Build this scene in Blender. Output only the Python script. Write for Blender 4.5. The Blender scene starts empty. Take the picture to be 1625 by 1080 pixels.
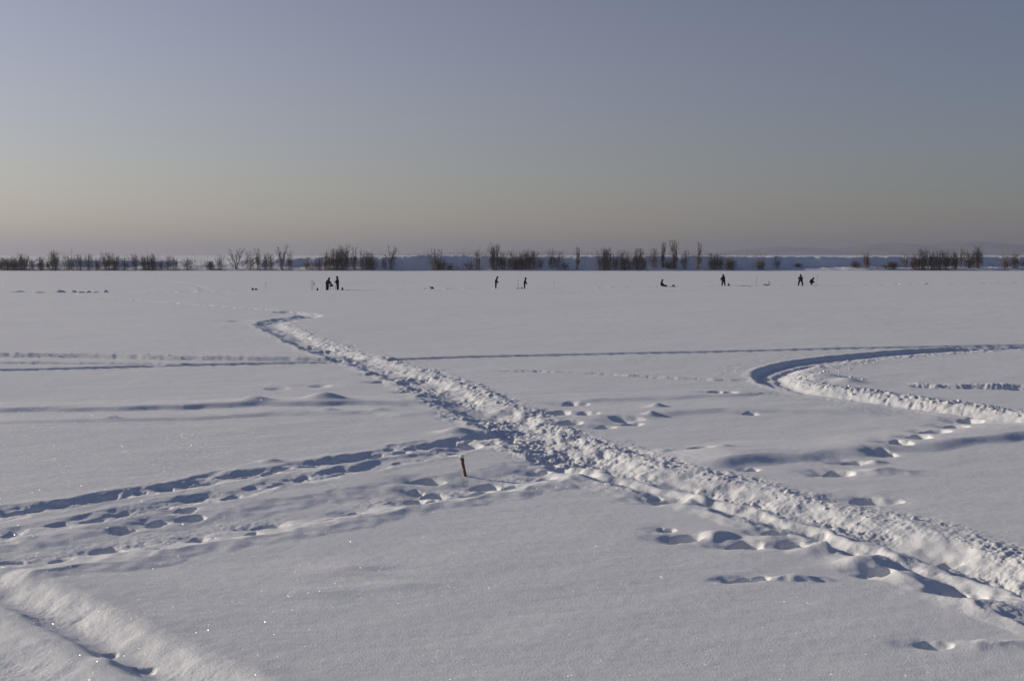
import bpy, bmesh, math, random
import numpy as np
from mathutils import Vector, Matrix

random.seed(7)
rng = np.random.default_rng(11)
sc = bpy.context.scene
C = sc.collection
R = math.radians

# ------------------------------------------------------------------ camera, sky, sun, exposure
CAM_H = 5.0
F_PX = 1600.0                       # focal length in pixels of a 1625 px wide frame
PITCH = math.atan((540 - 404) / F_PX)
cam = bpy.data.cameras.new('camera')
cam.sensor_width = 36.0
cam.lens = 36.0 * F_PX / 1625.0
cam.clip_start = 0.1
cam.clip_end = 60000
cam_o = bpy.data.objects.new('camera', cam)
cam_o.location = (0, 0, CAM_H)
cam_o.rotation_euler = (math.pi / 2 - PITCH, 0, 0)
C.objects.link(cam_o)
sc.camera = cam_o

SUN_EL = R(15.5)
SUN_AZ = R(-68)                     # clockwise from +Y: low sun to the left, a little ahead
world = bpy.data.worlds.new('World')
sc.world = world
world.use_nodes = True
wn = world.node_tree
bg = wn.nodes['Background']
sky = wn.nodes.new('ShaderNodeTexSky')
sky.sky_type = 'NISHITA'
sky.sun_disc = False
sky.sun_elevation = SUN_EL
sky.sun_rotation = SUN_AZ
sky.altitude = 50
sky.air_density = 1.3
sky.dust_density = 1.0
sky.ozone_density = 10.0
# thin aerosol veil, the same all round the horizon, thinning upwards
geo = wn.nodes.new('ShaderNodeNewGeometry')
sep = wn.nodes.new('ShaderNodeSeparateXYZ')
wn.links.new(geo.outputs['Incoming'], sep.inputs['Vector'])
ab = wn.nodes.new('ShaderNodeMath'); ab.operation = 'ABSOLUTE'
wn.links.new(sep.outputs['Z'], ab.inputs[0])
ml = wn.nodes.new('ShaderNodeMath'); ml.operation = 'MULTIPLY'; ml.inputs[1].default_value = -1 / 0.42
wn.links.new(ab.outputs[0], ml.inputs[0])
ex = wn.nodes.new('ShaderNodeMath'); ex.operation = 'EXPONENT'
wn.links.new(ml.outputs[0], ex.inputs[0])
veil = wn.nodes.new('ShaderNodeVectorMath'); veil.operation = 'SCALE'
veil.inputs[0].default_value = (3.95, 2.85, 1.8)
dot = wn.nodes.new('ShaderNodeVectorMath'); dot.operation = 'DOT_PRODUCT'
dot.inputs[1].default_value = (-math.sin(SUN_AZ) * math.cos(SUN_EL), -math.cos(SUN_AZ) * math.cos(SUN_EL), -math.sin(SUN_EL))
wn.links.new(geo.outputs['Incoming'], dot.inputs[0])
HG = 0.30                                                      # Henyey-Greenstein lobe of the aerosol
h1 = wn.nodes.new('ShaderNodeMath'); h1.operation = 'MULTIPLY_ADD'
h1.inputs[1].default_value = -2 * HG; h1.inputs[2].default_value = 1 + HG * HG
wn.links.new(dot.outputs['Value'], h1.inputs[0])
h2 = wn.nodes.new('ShaderNodeMath'); h2.operation = 'POWER'; h2.inputs[1].default_value = -1.5
wn.links.new(h1.outputs[0], h2.inputs[0])
h3 = wn.nodes.new('ShaderNodeMath'); h3.operation = 'MULTIPLY'
wn.links.new(h2.outputs[0], h3.inputs[0]); wn.links.new(ex.outputs[0], h3.inputs[1])
wn.links.new(h3.outputs[0], veil.inputs['Scale'])
addc = wn.nodes.new('ShaderNodeVectorMath'); addc.operation = 'ADD'
tint = wn.nodes.new('ShaderNodeVectorMath'); tint.operation = 'MULTIPLY'      # camera white balance of the clear sky
tint.inputs[1].default_value = (0.80, 1.0, 1.03)
wn.links.new(sky.outputs['Color'], tint.inputs[0])
wn.links.new(tint.outputs['Vector'], addc.inputs[0])
wn.links.new(veil.outputs['Vector'], addc.inputs[1])
wn.links.new(addc.outputs['Vector'], bg.inputs['Color'])
bg.inputs['Strength'].default_value = 0.062

sun = bpy.data.lights.new('sun', 'SUN')
sun.energy = 4.55
sun.angle = R(0.55)
sun.color = (1.0, 0.87, 0.69)
sun_o = bpy.data.objects.new('sun', sun)
sd = Vector((math.sin(SUN_AZ) * math.cos(SUN_EL), math.cos(SUN_AZ) * math.cos(SUN_EL), math.sin(SUN_EL)))
sun_o.rotation_euler = sd.to_track_quat('Z', 'Y').to_euler()
sun_o.location = (-40, 20, 30)
C.objects.link(sun_o)

vs = sc.view_settings
vs.view_transform = 'Standard'
vs.look = 'None'
vs.exposure = 0.0
vs.gamma = 1.0
vs.use_curve_mapping = False
sc.render.engine = 'CYCLES'
sc.cycles.use_denoising = True
sc.cycles.max_bounces = 6
sc.cycles.diffuse_bounces = 3
sc.cycles.volume_bounces = 1
sc.cycles.sample_clamp_indirect = 6.0

# ------------------------------------------------------------------ helpers
def tag(o, label=None, cat=None, group=None, kind=None):
    if label: o['label'] = label
    if cat: o['category'] = cat
    if group: o['group'] = group
    if kind: o['kind'] = kind
    return o

def g(px, py, z=0.0):
    """point of the snow plane (height z) that the photograph shows at this pixel"""
    u = (px - 812.5) / F_PX
    v = (540 - py) / F_PX
    dy = math.cos(PITCH) + v * math.sin(PITCH)
    dz = -math.sin(PITCH) + v * math.cos(PITCH)
    t = (CAM_H - z) / -dz
    return (u * t, dy * t)

def mat(name, col, rough=0.8, spec=0.2, noise=None, bump=None, metallic=0.0):
    m = bpy.data.materials.new(name)
    m.use_nodes = True
    nt = m.node_tree
    b = nt.nodes['Principled BSDF']
    b.inputs['Base Color'].default_value = (*col, 1)
    b.inputs['Roughness'].default_value = rough
    b.inputs['Specular IOR Level'].default_value = spec
    b.inputs['Metallic'].default_value = metallic
    if noise:
        scale, amount = noise
        tc = nt.nodes.new('ShaderNodeTexCoord')
        n = nt.nodes.new('ShaderNodeTexNoise')
        n.inputs['Scale'].default_value = scale
        n.inputs['Detail'].default_value = 5
        nt.links.new(tc.outputs['Object'], n.inputs['Vector'])
        r = nt.nodes.new('ShaderNodeValToRGB')
        r.color_ramp.elements[0].position = 0.3
        r.color_ramp.elements[1].position = 0.7
        r.color_ramp.elements[0].color = (*[c * (1 - amount) for c in col], 1)
        r.color_ramp.elements[1].color = (*[min(1, c * (1 + amount)) for c in col], 1)
        nt.links.new(n.outputs['Fac'], r.inputs['Fac'])
        nt.links.new(r.outputs['Color'], b.inputs['Base Color'])
        if bump:
            bp = nt.nodes.new('ShaderNodeBump')
            bp.inputs['Strength'].default_value = bump
            bp.inputs['Distance'].default_value = 0.01
            nt.links.new(n.outputs['Fac'], bp.inputs['Height'])
            nt.links.new(bp.outputs['Normal'], b.inputs['Normal'])
    return m

def snow_material():
    m = bpy.data.materials.new('snow')
    m.use_nodes = True
    nt = m.node_tree
    b = nt.nodes['Principled BSDF']
    b.inputs['Roughness'].default_value = 0.65
    b.inputs['Specular IOR Level'].default_value = 0.25
    tc = nt.nodes.new('ShaderNodeTexCoord')
    big = nt.nodes.new('ShaderNodeTexNoise')
    big.inputs['Scale'].default_value = 0.35
    big.inputs['Detail'].default_value = 4
    nt.links.new(tc.outputs['Object'], big.inputs['Vector'])
    ramp = nt.nodes.new('ShaderNodeValToRGB')
    ramp.color_ramp.elements[0].color = (0.70, 0.715, 0.74, 1)
    ramp.color_ramp.elements[1].color = (0.745, 0.76, 0.785, 1)
    nt.links.new(big.outputs['Fac'], ramp.inputs['Fac'])
    nt.links.new(ramp.outputs['Color'], b.inputs['Base Color'])
    # wind-packed grain: a fine grain and a coarser one stretched along the wind
    grain = nt.nodes.new('ShaderNodeTexNoise')
    grain.inputs['Scale'].default_value = 34
    grain.inputs['Detail'].default_value = 5
    grain.inputs['Roughness'].default_value = 0.7
    nt.links.new(tc.outputs['Object'], grain.inputs['Vector'])
    mp = nt.nodes.new('ShaderNodeMapping')
    mp.inputs['Rotation'].default_value = (0, 0, R(-20))
    mp.inputs['Scale'].default_value = (2.2, 7.0, 4.0)
    nt.links.new(tc.outputs['Object'], mp.inputs['Vector'])
    rip = nt.nodes.new('ShaderNodeTexNoise')
    rip.inputs['Scale'].default_value = 1.0
    rip.inputs['Detail'].default_value = 4
    nt.links.new(mp.outputs['Vector'], rip.inputs['Vector'])
    b1 = nt.nodes.new('ShaderNodeBump')
    b1.inputs['Strength'].default_value = 0.9
    b1.inputs['Distance'].default_value = 0.012
    nt.links.new(grain.outputs['Fac'], b1.inputs['Height'])
    b2 = nt.nodes.new('ShaderNodeBump')
    b2.inputs['Strength'].default_value = 0.35
    b2.inputs['Distance'].default_value = 0.028
    nt.links.new(rip.outputs['Fac'], b2.inputs['Height'])
    nt.links.new(b1.outputs['Normal'], b2.inputs['Normal'])
    nt.links.new(b2.outputs['Normal'], b.inputs['Normal'])
    # frost facets: each cell is a tiny mirror with its own tilt, most cells are bare
    def facets(cell, share, seed):
        mp_ = nt.nodes.new('ShaderNodeMapping')
        mp_.inputs['Location'].default_value = (seed, seed * 0.7, 0)
        nt.links.new(tc.outputs['Object'], mp_.inputs['Vector'])
        vo = nt.nodes.new('ShaderNodeTexVoronoi')
        vo.voronoi_dimensions = '2D'
        vo.inputs['Scale'].default_value = 1 / cell
        nt.links.new(mp_.outputs['Vector'], vo.inputs['Vector'])
        sp = nt.nodes.new('ShaderNodeSeparateColor')
        nt.links.new(vo.outputs['Color'], sp.inputs['Color'])
        a = nt.nodes.new('ShaderNodeMath'); a.operation = 'GREATER_THAN'; a.inputs[1].default_value = 1 - share
        nt.links.new(sp.outputs['Blue'], a.inputs[0])
        b_ = nt.nodes.new('ShaderNodeMath'); b_.operation = 'LESS_THAN'; b_.inputs[1].default_value = 0.42
        nt.links.new(vo.outputs['Distance'], b_.inputs[0])
        c_ = nt.nodes.new('ShaderNodeMath'); c_.operation = 'MULTIPLY'
        nt.links.new(a.outputs[0], c_.inputs[0]); nt.links.new(b_.outputs[0], c_.inputs[1])
        cx = nt.nodes.new('ShaderNodeMapRange'); cx.inputs['To Min'].default_value = -1; cx.inputs['To Max'].default_value = 1
        cy = nt.nodes.new('ShaderNodeMapRange'); cy.inputs['To Min'].default_value = -1; cy.inputs['To Max'].default_value = 0.3
        nt.links.new(sp.outputs['Red'], cx.inputs['Value']); nt.links.new(sp.outputs['Green'], cy.inputs['Value'])
        cb = nt.nodes.new('ShaderNodeCombineXYZ'); cb.inputs['Z'].default_value = 0.5
        nt.links.new(cx.outputs[0], cb.inputs['X']); nt.links.new(cy.outputs[0], cb.inputs['Y'])
        nn = nt.nodes.new('ShaderNodeVectorMath'); nn.operation = 'NORMALIZE'
        nt.links.new(cb.outputs[0], nn.inputs[0])
        return c_, nn
    m1, n1 = facets(0.009, 0.08, 0.0)
    m2, n2 = facets(0.015, 0.035, 3.7)
    mx = nt.nodes.new('ShaderNodeMix'); mx.data_type = 'VECTOR'
    nt.links.new(m2.outputs[0], mx.inputs[0])
    nt.links.new(n1.outputs[0], mx.inputs[4]); nt.links.new(n2.outputs[0], mx.inputs[5])
    mm = nt.nodes.new('ShaderNodeMath'); mm.operation = 'MAXIMUM'
    nt.links.new(m1.outputs[0], mm.inputs[0]); nt.links.new(m2.outputs[0], mm.inputs[1])
    mw = nt.nodes.new('ShaderNodeMath'); mw.operation = 'MULTIPLY'; mw.inputs[1].default_value = 0.45
    nt.links.new(mm.outputs[0], mw.inputs[0])
    nt.links.new(mw.outputs[0], b.inputs['Coat Weight'])
    b.inputs['Coat Roughness'].default_value = 0.2
    nt.links.new(mx.outputs[1], b.inputs['Coat Normal'])
    return m

M_SNOW = snow_material()

def mesh_obj(name, verts, faces, material, parent=None, smooth=False):
    me = bpy.data.meshes.new(name)
    me.from_pydata(verts, [], faces)
    me.update()
    if smooth:
        me.polygons.foreach_set('use_smooth', [True] * len(me.polygons))
    if material: me.materials.append(material)
    o = bpy.data.objects.new(name, me)
    C.objects.link(o)
    if parent: o.parent = parent
    return o

def bm_obj(name, bm, material, parent=None, smooth=False):
    me = bpy.data.meshes.new(name)
    bm.to_mesh(me); bm.free()
    if smooth:
        me.polygons.foreach_set('use_smooth', [True] * len(me.polygons))
    me.materials.append(material)
    o = bpy.data.objects.new(name, me)
    C.objects.link(o)
    if parent: o.parent = parent
    return o

def empty(name, loc, rz=0):
    o = bpy.data.objects.new(name, None)
    o.location = loc
    o.rotation_euler = (0, 0, rz)
    o.empty_display_size = 0.3
    C.objects.link(o)
    return o

# ---- numpy gradient noise
_perm = rng.permutation(256).astype(np.int32)
_perm = np.concatenate([_perm, _perm])
_gang = np.linspace(0, 2 * np.pi, 256, endpoint=False)
_gx, _gy = np.cos(_gang), np.sin(_gang)

def perlin(x, y):
    xi = np.floor(x).astype(np.int64); yi = np.floor(y).astype(np.int64)
    xf = x - xi; yf = y - yi
    xi &= 255; yi &= 255
    u = xf * xf * xf * (xf * (xf * 6 - 15) + 10)
    v = yf * yf * yf * (yf * (yf * 6 - 15) + 10)
    def gr(ix, iy, fx, fy):
        h = _perm[_perm[ix & 255] + (iy & 255)]
        return _gx[h] * fx + _gy[h] * fy
    n00 = gr(xi, yi, xf, yf); n10 = gr(xi + 1, yi, xf - 1, yf)
    n01 = gr(xi, yi + 1, xf, yf - 1); n11 = gr(xi + 1, yi + 1, xf - 1, yf - 1)
    a = n00 + u * (n10 - n00); b = n01 + u * (n11 - n01)
    return (a + v * (b - a)) * 1.5

def worley(x, y, seed=0):
    xi = np.floor(x).astype(np.int64); yi = np.floor(y).astype(np.int64)
    best = np.full(x.shape, 9.0)
    for ox in (-1, 0, 1):
        for oy in (-1, 0, 1):
            cx = xi + ox; cy = yi + oy
            h = _perm[_perm[(cx + seed) & 255] + (cy & 255)]
            h2 = _perm[h + 17]
            dx = cx + h / 255.0 - x; dy = cy + h2 / 255.0 - y
            best = np.minimum(best, dx * dx + dy * dy)
    return np.sqrt(best)

def smooth01(e0, e1, x):
    t = np.clip((x - e0) / (e1 - e0), 0, 1)
    return t * t * (3 - 2 * t)

# ------------------------------------------------------------------ the snow ground: one sheet from the near shore to the horizon
d_list = [3.0, 6.0, 9.0]
inv = 1 / 10.2
while True:                                   # rows get wider apart with distance
    d = 1 / inv
    d_list.append(d)
    step = min(d * d / 5040 / 2.55, 1.15)
    nd = d + step
    if nd > 313: break
    inv = 1 / nd
d = 313.0
while d < 352:
    d_list.append(d); d += 0.6
d_list += [352, 356, 362, 370, 380, 395, 420, 460, 520, 600, 750, 950, 1300, 1800, 2600, 4000, 6500, 11000, 20000]
D = np.array(d_list)
T = np.concatenate([[-9, -5, -3, -2, -1.4, -1.0, -0.8, -0.7, -0.65], np.linspace(-0.60, 0.60, 930), [0.65, 0.7, 0.8, 1.0, 1.4, 2, 3, 5, 9]])
YY, TT = np.meshgrid(D, T, indexing='ij')
XX = YY * TT
NR, NC = XX.shape
Z = np.zeros_like(XX)
ROWSTEP = np.gradient(D)[:, None] * np.ones_like(XX)
NEAR = YY < 312

def cut(x0, x1, y0, y1):
    r0, r1 = np.searchsorted(D, y0), np.searchsorted(D, y1)
    if r1 <= r0: return None
    dl, dh = max(y0, 1.0), max(y1, 1.0)
    ta = min(x0 / dl, x0 / dh); tb = max(x1 / dl, x1 / dh)
    c0, c1 = np.searchsorted(T, ta), np.searchsorted(T, tb)
    if c1 <= c0: return None
    return slice(r0, r1), slice(c0, c1)

def spline(pts, n=6):
    P = [np.array(p, float) for p in pts]
    P = [2 * P[0] - P[1]] + P + [2 * P[-1] - P[-2]]
    out = []
    for i in range(1, len(P) - 2):
        for k in range(n):
            t = k / n
            out.append(0.5 * ((2 * P[i]) + (-P[i-1] + P[i+1]) * t + (2*P[i-1] - 5*P[i] + 4*P[i+1] - P[i+2]) * t*t
                              + (-P[i-1] + 3*P[i] - 3*P[i+1] + P[i+2]) * t**3))
    out.append(P[-2])
    return np.array(out)

def track_field(px_pts, margin, n=5):
    """signed side distance and arc length of every near vertex to a line on the snow"""
    pts = spline([g(*p) for p in px_pts], n)
    best = np.full(XX.shape, np.inf, np.float32)
    S = np.zeros(XX.shape, np.float32); A = np.zeros(XX.shape, np.float32)
    arc = 0.0
    for p, q in zip(pts[:-1], pts[1:]):
        L = math.hypot(*(q - p))
        if L < 1e-6: continue
        c = cut(min(p[0], q[0]) - margin, max(p[0], q[0]) + margin, min(p[1], q[1]) - margin, max(p[1], q[1]) + margin)
        if c is not None:
            x = XX[c] - p[0]; y = YY[c] - p[1]
            ux, uy = (q - p) / L
            a = np.clip(x * ux + y * uy, 0, L)
            ex = x - a * ux; ey = y - a * uy
            dd = ex * ex + ey * ey
            side = np.sign(ux * ey - uy * ex)          # + on the left of the walking direction
            b = best[c]; m = dd < b
            b[m] = dd[m]
            s = S[c]; s[m] = (side * np.sqrt(dd))[m]
            aa = A[c]; aa[m] = (arc + a)[m]
        arc += L
    mask = best < margin * margin
    idx = np.nonzero(mask)
    return idx, S[idx].astype(float), A[idx].astype(float), arc

def rough(x, y, rs, seed, waves=((0.8, 0.35), (0.37, 0.42), (0.18, 0.42), (0.09, 0.34), (0.045, 0.24))):
    """broken trodden snow: flat plates with steps between them and a fine crumble; octaves finer than the mesh are left out"""
    z = np.zeros_like(x)
    ca, sa = math.cos(0.5 + seed), math.sin(0.5 + seed)
    xr, yr = x * ca - y * sa, x * sa + y * ca
    for w, a in waves:
        f = smooth01(0.3, 0.75, w / np.maximum(rs, 1e-3))
        z += a * f * perlin(xr / w + seed, yr / w - seed)
    wx = xr + 0.10 * perlin(x / 0.21, y / 0.21 + seed); wy = yr + 0.10 * perlin(x / 0.23 + 7, y / 0.23)
    for cell, a, sd_ in ((0.60, 0.7, 5), (0.27, 0.3, 9)):
        f = smooth01(0.4, 0.9, cell / np.maximum(rs, 1e-3))
        wo = worley(wx / cell + seed, wy / cell, sd_)
        ht = perlin(np.floor(wx / cell * 1.3) * 0.37 + seed, np.floor(wy / cell * 1.3) * 0.41)
        z += f * a * np.clip(0.5 - wo, 0, 0.22) * (1.2 + 1.6 * ht)
    return z - 0.1

def trail(px_pts, knots, rough_knots, amp, warp=0.12, seed=3, margin=None, fade=(0.5, 0.5), wob=0.0, wob_len=0.8, soft=0.03):
    margin = margin or max(abs(knots[0][0]), abs(knots[-1][0])) + 0.3
    idx, s, a, L = track_field(px_pts, margin)
    if len(s) == 0: return
    x, y, rs = XX[idx], YY[idx], ROWSTEP[idx]
    sw = s + warp * perlin(x / 0.9 + seed, y / 0.9) + 0.5 * warp * perlin(x / 0.31, y / 0.31 + seed)
    k = np.array(knots)
    z = sum(wt * np.interp(sw + o_ * soft, k[:, 0], k[:, 1]) for o_, wt in ((-2, .1), (-1, .2), (-.4, .2), (.4, .2), (1, .2), (2, .1)))
    if wob:                                            # foot-deep pits along the line
        z *= np.clip(1 + wob * 1.3 * perlin(a / wob_len + seed, sw * 0.7 + seed), 0.05, 2)
    rk = np.array(rough_knots)
    w = np.interp(sw, rk[:, 0], rk[:, 1])
    z += amp * w * rough(x, y, rs, seed) * np.clip(1 + 1.3 * perlin(a / 1.9 + 3, s / 1.1 + seed), 0.2, 2.2)
    env = smooth01(0, fade[0], a) * smooth01(0, fade[1], L - a)
    Z[idx] += z * env

def pit(px, py, wpx, deep, asp=0.95, rot=0.0, tail=0.0, tail_h=0.5):
    x0, y0 = g(px, py)
    sc_ = math.hypot(x0, y0, CAM_H) / F_PX
    a = 0.5 * wpx * sc_ * 1.15
    b = a * asp
    m = a * 3.9 + tail * 1.6
    c = cut(x0 - m, x0 + m, y0 - m, y0 + m)
    if c is None: return
    x = XX[c] - x0; y = YY[c] - y0
    x = x + 0.3 * a * perlin(XX[c] / a + px, YY[c] / a)
    y = y + 0.3 * a * perlin(XX[c] / a, YY[c] / a + py)
    cr, sr = math.cos(rot), math.sin(rot)
    xr = x * cr + y * sr; yr = -x * sr + y * cr
    r = np.sqrt((xr / a) ** 2 + (yr / b) ** 2) * (1 + 0.10 * perlin(XX[c] / (0.6 * a) + py, YY[c] / (0.6 * a)))
    Z[c] += deep * 0.25 * np.clip(1.25 - r, 0, 1) * perlin(XX[c] / 0.13 + px, YY[c] / 0.13) * (1 - smooth01(18, 24, np.array(y0)))
    Z[c] += -2.1 * deep * np.clip(1 - r * r, 0, 1) ** 1.3 - 0.5 * deep * np.exp(-(((xr + 0.75 * a) / (1.25 * a)) ** 2 + (yr / (1.1 * b)) ** 2))
    if tail:                                           # snow kicked forward out of the hole
        tx = (xr - a - tail * 0.5) / (tail * 0.5); ty = yr / (b * 0.75)
        Z[c] += deep * tail_h * np.exp(-(tx * tx) * 1.3 - ty * ty)

def hole_at(x0, y0, a, deep, asp, rot, seed):
    b = a * asp
    m = a * 2.9
    c = cut(x0 - m, x0 + m, y0 - m, y0 + m)
    if c is None: return
    x = XX[c] - x0 + 0.3 * a * perlin(XX[c] / a + seed, YY[c] / a)
    y = YY[c] - y0 + 0.3 * a * perlin(XX[c] / a, YY[c] / a + seed)
    cr, sr = math.cos(rot), math.sin(rot)
    r = np.sqrt(((x * cr + y * sr) / a) ** 2 + ((-x * sr + y * cr) / b) ** 2)
    Z[c] += -2.2 * deep * np.clip(1 - r * r, 0, 1) ** 1.3 + 0.12 * deep * np.exp(-((r - 1.35) / 0.35) ** 2)

def mound(px, py, wpx, high, asp=0.7, rot=0.0):
    x0, y0 = g(px, py)
    a = 0.5 * wpx * math.hypot(x0, y0, CAM_H) / F_PX
    b = a * asp
    m = a * 3.0
    c = cut(x0 - m, x0 + m, y0 - m, y0 + m)
    if c is None: return
    x = XX[c] - x0; y = YY[c] - y0
    cr, sr = math.cos(rot), math.sin(rot)
    xr = x * cr + y * sr; yr = -x * sr + y * cr
    Z[c] += high * np.exp(-((xr / a) ** 2 + (yr / b) ** 2))

def build_ground():
    global Z
    # wind-shaped surface
    n = NEAR
    x, y = XX[n], YY[n]
    wx = x * math.cos(R(12)) + y * math.sin(R(12)); wy = -x * math.sin(R(12)) + y * math.cos(R(12))
    base = 0.06 * perlin(wx / 21, wy / 13) + 0.022 * perlin(wx / 6.5 + 9, wy / 3.6) + 0.012 * perlin(wx / 2.1, wy / 0.9 + 4)
    near = 1 - smooth01(60, 160, y)
    base += near * (0.004 * perlin(wx / 0.7, wy / 0.33 + 2) + 0.0022 * perlin(x / 0.17, y / 0.13))
    Z[n] += base

    # soft drifts: a long gentle back and a short lee side turned to the camera
    def drift(pts, h, back, lee, seed, vary=0.5):
        idx, s, a, L = track_field(pts, max(back, lee) + 0.2)
        sw = s + 0.35 * lee * perlin(XX[idx] / 1.3 + seed, YY[idx] / 1.3)
        z = np.where(sw > 0, 1 - smooth01(0, back, sw), 1 - smooth01(0, lee, -sw))
        z *= h * (1 + vary * perlin(a / 3.0 + seed, np.zeros_like(a) + 0.5))
        Z[idx] += z * smooth01(0, 2, a) * smooth01(0, 2, L - a)
    drift([(1080, 742), (1130, 735), (1220, 727), (1300, 721), (1380, 715), (1480, 706), (1625, 692), (1800, 676)], 0.17, 2.6, 0.62, 1)
    drift([(-100, 652), (0, 652), (140, 651), (270, 649), (370, 646), (450, 645), (540, 645), (610, 644), (720, 650)], 0.15, 2.4, 0.42, 2)
    drift([(-60, 672), (100, 669), (300, 664), (450, 658), (600, 657), (740, 668)], 0.07, 2.0, 0.6, 3)
    drift([(900, 672), (1000, 660), (1150, 651), (1300, 652), (1440, 656)], 0.07, 2.4, 0.7, 4)
    drift([(860, 640), (1000, 633), (1150, 627), (1250, 622)], 0.06, 2.0, 0.6, 5)
    # the drifted-over old track and its lit rim
    trail([(-120, 910), (0, 888), (160, 866), (320, 838), (470, 815), (620, 786), (740, 768), (850, 748), (910, 737)],
          [(-1.7, 0), (-1.2, 0.06), (-0.7, -0.03), (-0.2, -0.09), (0.5, -0.08), (1.3, 0)], [(-0.6, 0), (0, 0.5), (0.7, 0)], 0.04, warp=0.25, seed=5, margin=2.2)

    # main trodden trail, far bend to near right corner
    main = [(440, 494), (470, 496), (492, 499), (484, 502.5), (455, 506.5), (436, 511), (431, 516), (446, 523), (480, 539), (520, 554),
            (560, 567.5), (600, 580), (645, 596), (692, 615), (740, 640), (788, 661), (832, 682), (884, 706), (950, 733), (1005, 750),
            (1066, 764), (1158, 784), (1220, 800), (1281, 817), (1371, 840), (1442, 865), (1512, 890), (1582, 915), (1640, 935),
            (1740, 970), (1900, 1030)]
    near_part, far_part = main[17:], main[:20]
    trail(near_part,
          [(-1.75, 0), (-1.35, 0.05), (-1.02, -0.06), (-0.82, -0.09), (-0.56, 0.035), (-0.42, 0.02), (-0.24, -0.18), (0.10, -0.23), (0.42, -0.22),
           (0.62, -0.15), (1.05, -0.03), (1.3, 0.01), (1.6, 0.0), (2.1, 0)],
          [(-1.9, 0), (-1.3, 0.25), (-0.8, 0.4), (-0.5, 0.2), (0.0, 1.0), (0.4, 0.9), (0.75, 0.35), (1.2, 0.9), (1.6, 0.8), (2.0, 0)],
          0.052, warp=0.2, seed=3, margin=2.6, fade=(3.0, 0.5), wob=0.3, wob_len=1.7)
    trail(far_part,
          [(-1.6, 0), (-1.25, 0.03), (-0.95, -0.06), (-0.4, -0.16), (0.2, -0.19), (0.55, -0.14), (0.95, -0.03), (1.25, 0.0), (1.6, 0.0), (1.95, 0)],
          [(-1.8, 0), (-1.3, 0.6), (-0.8, 0.8), (0.0, 1.0), (0.7, 0.9), (1.3, 1.0), (1.7, 0.6), (2.1, 0)],
          0.075, warp=0.28, seed=4, margin=2.6, fade=(0.5, 3.0), wob=0.4, wob_len=1.4)
    # faint footpath it comes from
    trail([(110, 469), (200, 475), (300, 482.5), (380, 488.5), (440, 493)], [(-1.0, 0), (-0.5, 0.03), (-0.3, -0.10), (0.3, -0.10), (0.5, 0.03), (1.0, 0)],
          [(-0.8, 0), (0, 1), (0.8, 0)], 0.06, seed=8, margin=1.6, wob=0.8, wob_len=1.2)

    # U-turn of a vehicle: smooth outer wall, two ruts, churned inner bank
    uturn = [(1760, 546), (1625, 549.5), (1520, 553.5), (1430, 559), (1340, 567), (1285, 574), (1244, 583), (1226, 592), (1228, 602), (1250, 612),
             (1290, 621), (1340, 628), (1400, 636.5), (1480, 647), (1550, 657), (1625, 669), (1760, 692), (1900, 715)]
    trail(uturn,
          [(-1.2, 0), (-0.9, 0.03), (-0.74, -0.02), (-0.6, -0.20), (-0.42, -0.24), (-0.25, -0.18), (0.08, -0.17), (0.22, -0.24), (0.42, -0.22),
           (0.7, -0.10), (1.05, 0.0), (1.5, 0.02), (2.1, 0)],
          [(-1.2, 0.15), (-0.8, 0.15), (0.3, 0.25), (0.7, 0.6), (1.1, 1.0), (1.7, 0.7), (2.2, 0)], 0.075, warp=0.11, seed=12, margin=2.6)
    mound(1308, 600, 62, 0.20, 0.9, 0.4)
    mound(1345, 606, 40, 0.16, 0.9)
    # churned bank of the part that comes back towards the right edge
    trail([(1290, 613), (1340, 619), (1400, 626), (1480, 638), (1550, 648), (1625, 658), (1760, 680), (1900, 700)],
          [(-0.9, 0), (-0.35, 0.05), (0.1, 0.08), (0.6, 0.04), (1.2, 0)], [(-0.8, 0), (0, 1), (1.2, 0)], 0.075, seed=14, margin=1.6)

    # thin runner tracks across the river
    thin = [(-0.75, 0), (-0.5, 0.03), (-0.38, -0.02), (-0.28, -0.16), (-0.1, -0.15), (0.0, -0.08), (0.1, -0.15), (0.3, -0.16), (0.42, -0.02), (0.55, 0.03), (0.8, 0)]
    trail([(612, 572), (700, 569.3), (800, 566.5), (1000, 562), (1200, 557), (1400, 552), (1625, 547), (1800, 543)], thin, [(-0.6, 0), (0, 0.3), (0.6, 0)], 0.04, warp=0.04, seed=15)
    trail([(-120, 591), (0, 588), (150, 584), (300, 580), (420, 577.5), (545, 575)], thin, [(-0.7, 0.3), (0, 0.6), (0.7, 0.3)], 0.03, warp=0.04, seed=16)
    rim = [(-1.1, 0), (-0.75, -0.05), (-0.3, -0.13), (0.05, -0.10), (0.2, 0.05), (0.5, 0.09), (1.0, 0.04), (1.5, 0)]
    trail([(555, 571.5), (470, 570.5), (400, 569.5), (270, 567.5), (140, 564), (0, 562.5), (-120, 561)][::-1], rim, [(-1, 0.1), (0, 0.8), (0.6, 0.8), (1.3, 0)], 0.03, warp=0.045, seed=17)
    trail([(-120, 574), (0, 575), (100, 575.5), (180, 576.5), (300, 579)], [(-0.6, 0), (-0.2, -0.1), (0.2, 0.05), (0.6, 0)], [(-0.5, 0), (0, 0.8), (0.6, 0)], 0.04, warp=0.05, seed=18)
    trail([(790, 589), (900, 592), (1020, 598), (1110, 602), (1200, 604)], [(-0.5, 0), (0, -0.06), (0.3, 0.04), (0.6, 0)], [(-0.5, 0), (0, 0.6), (0.6, 0)], 0.06, seed=19)
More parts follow.
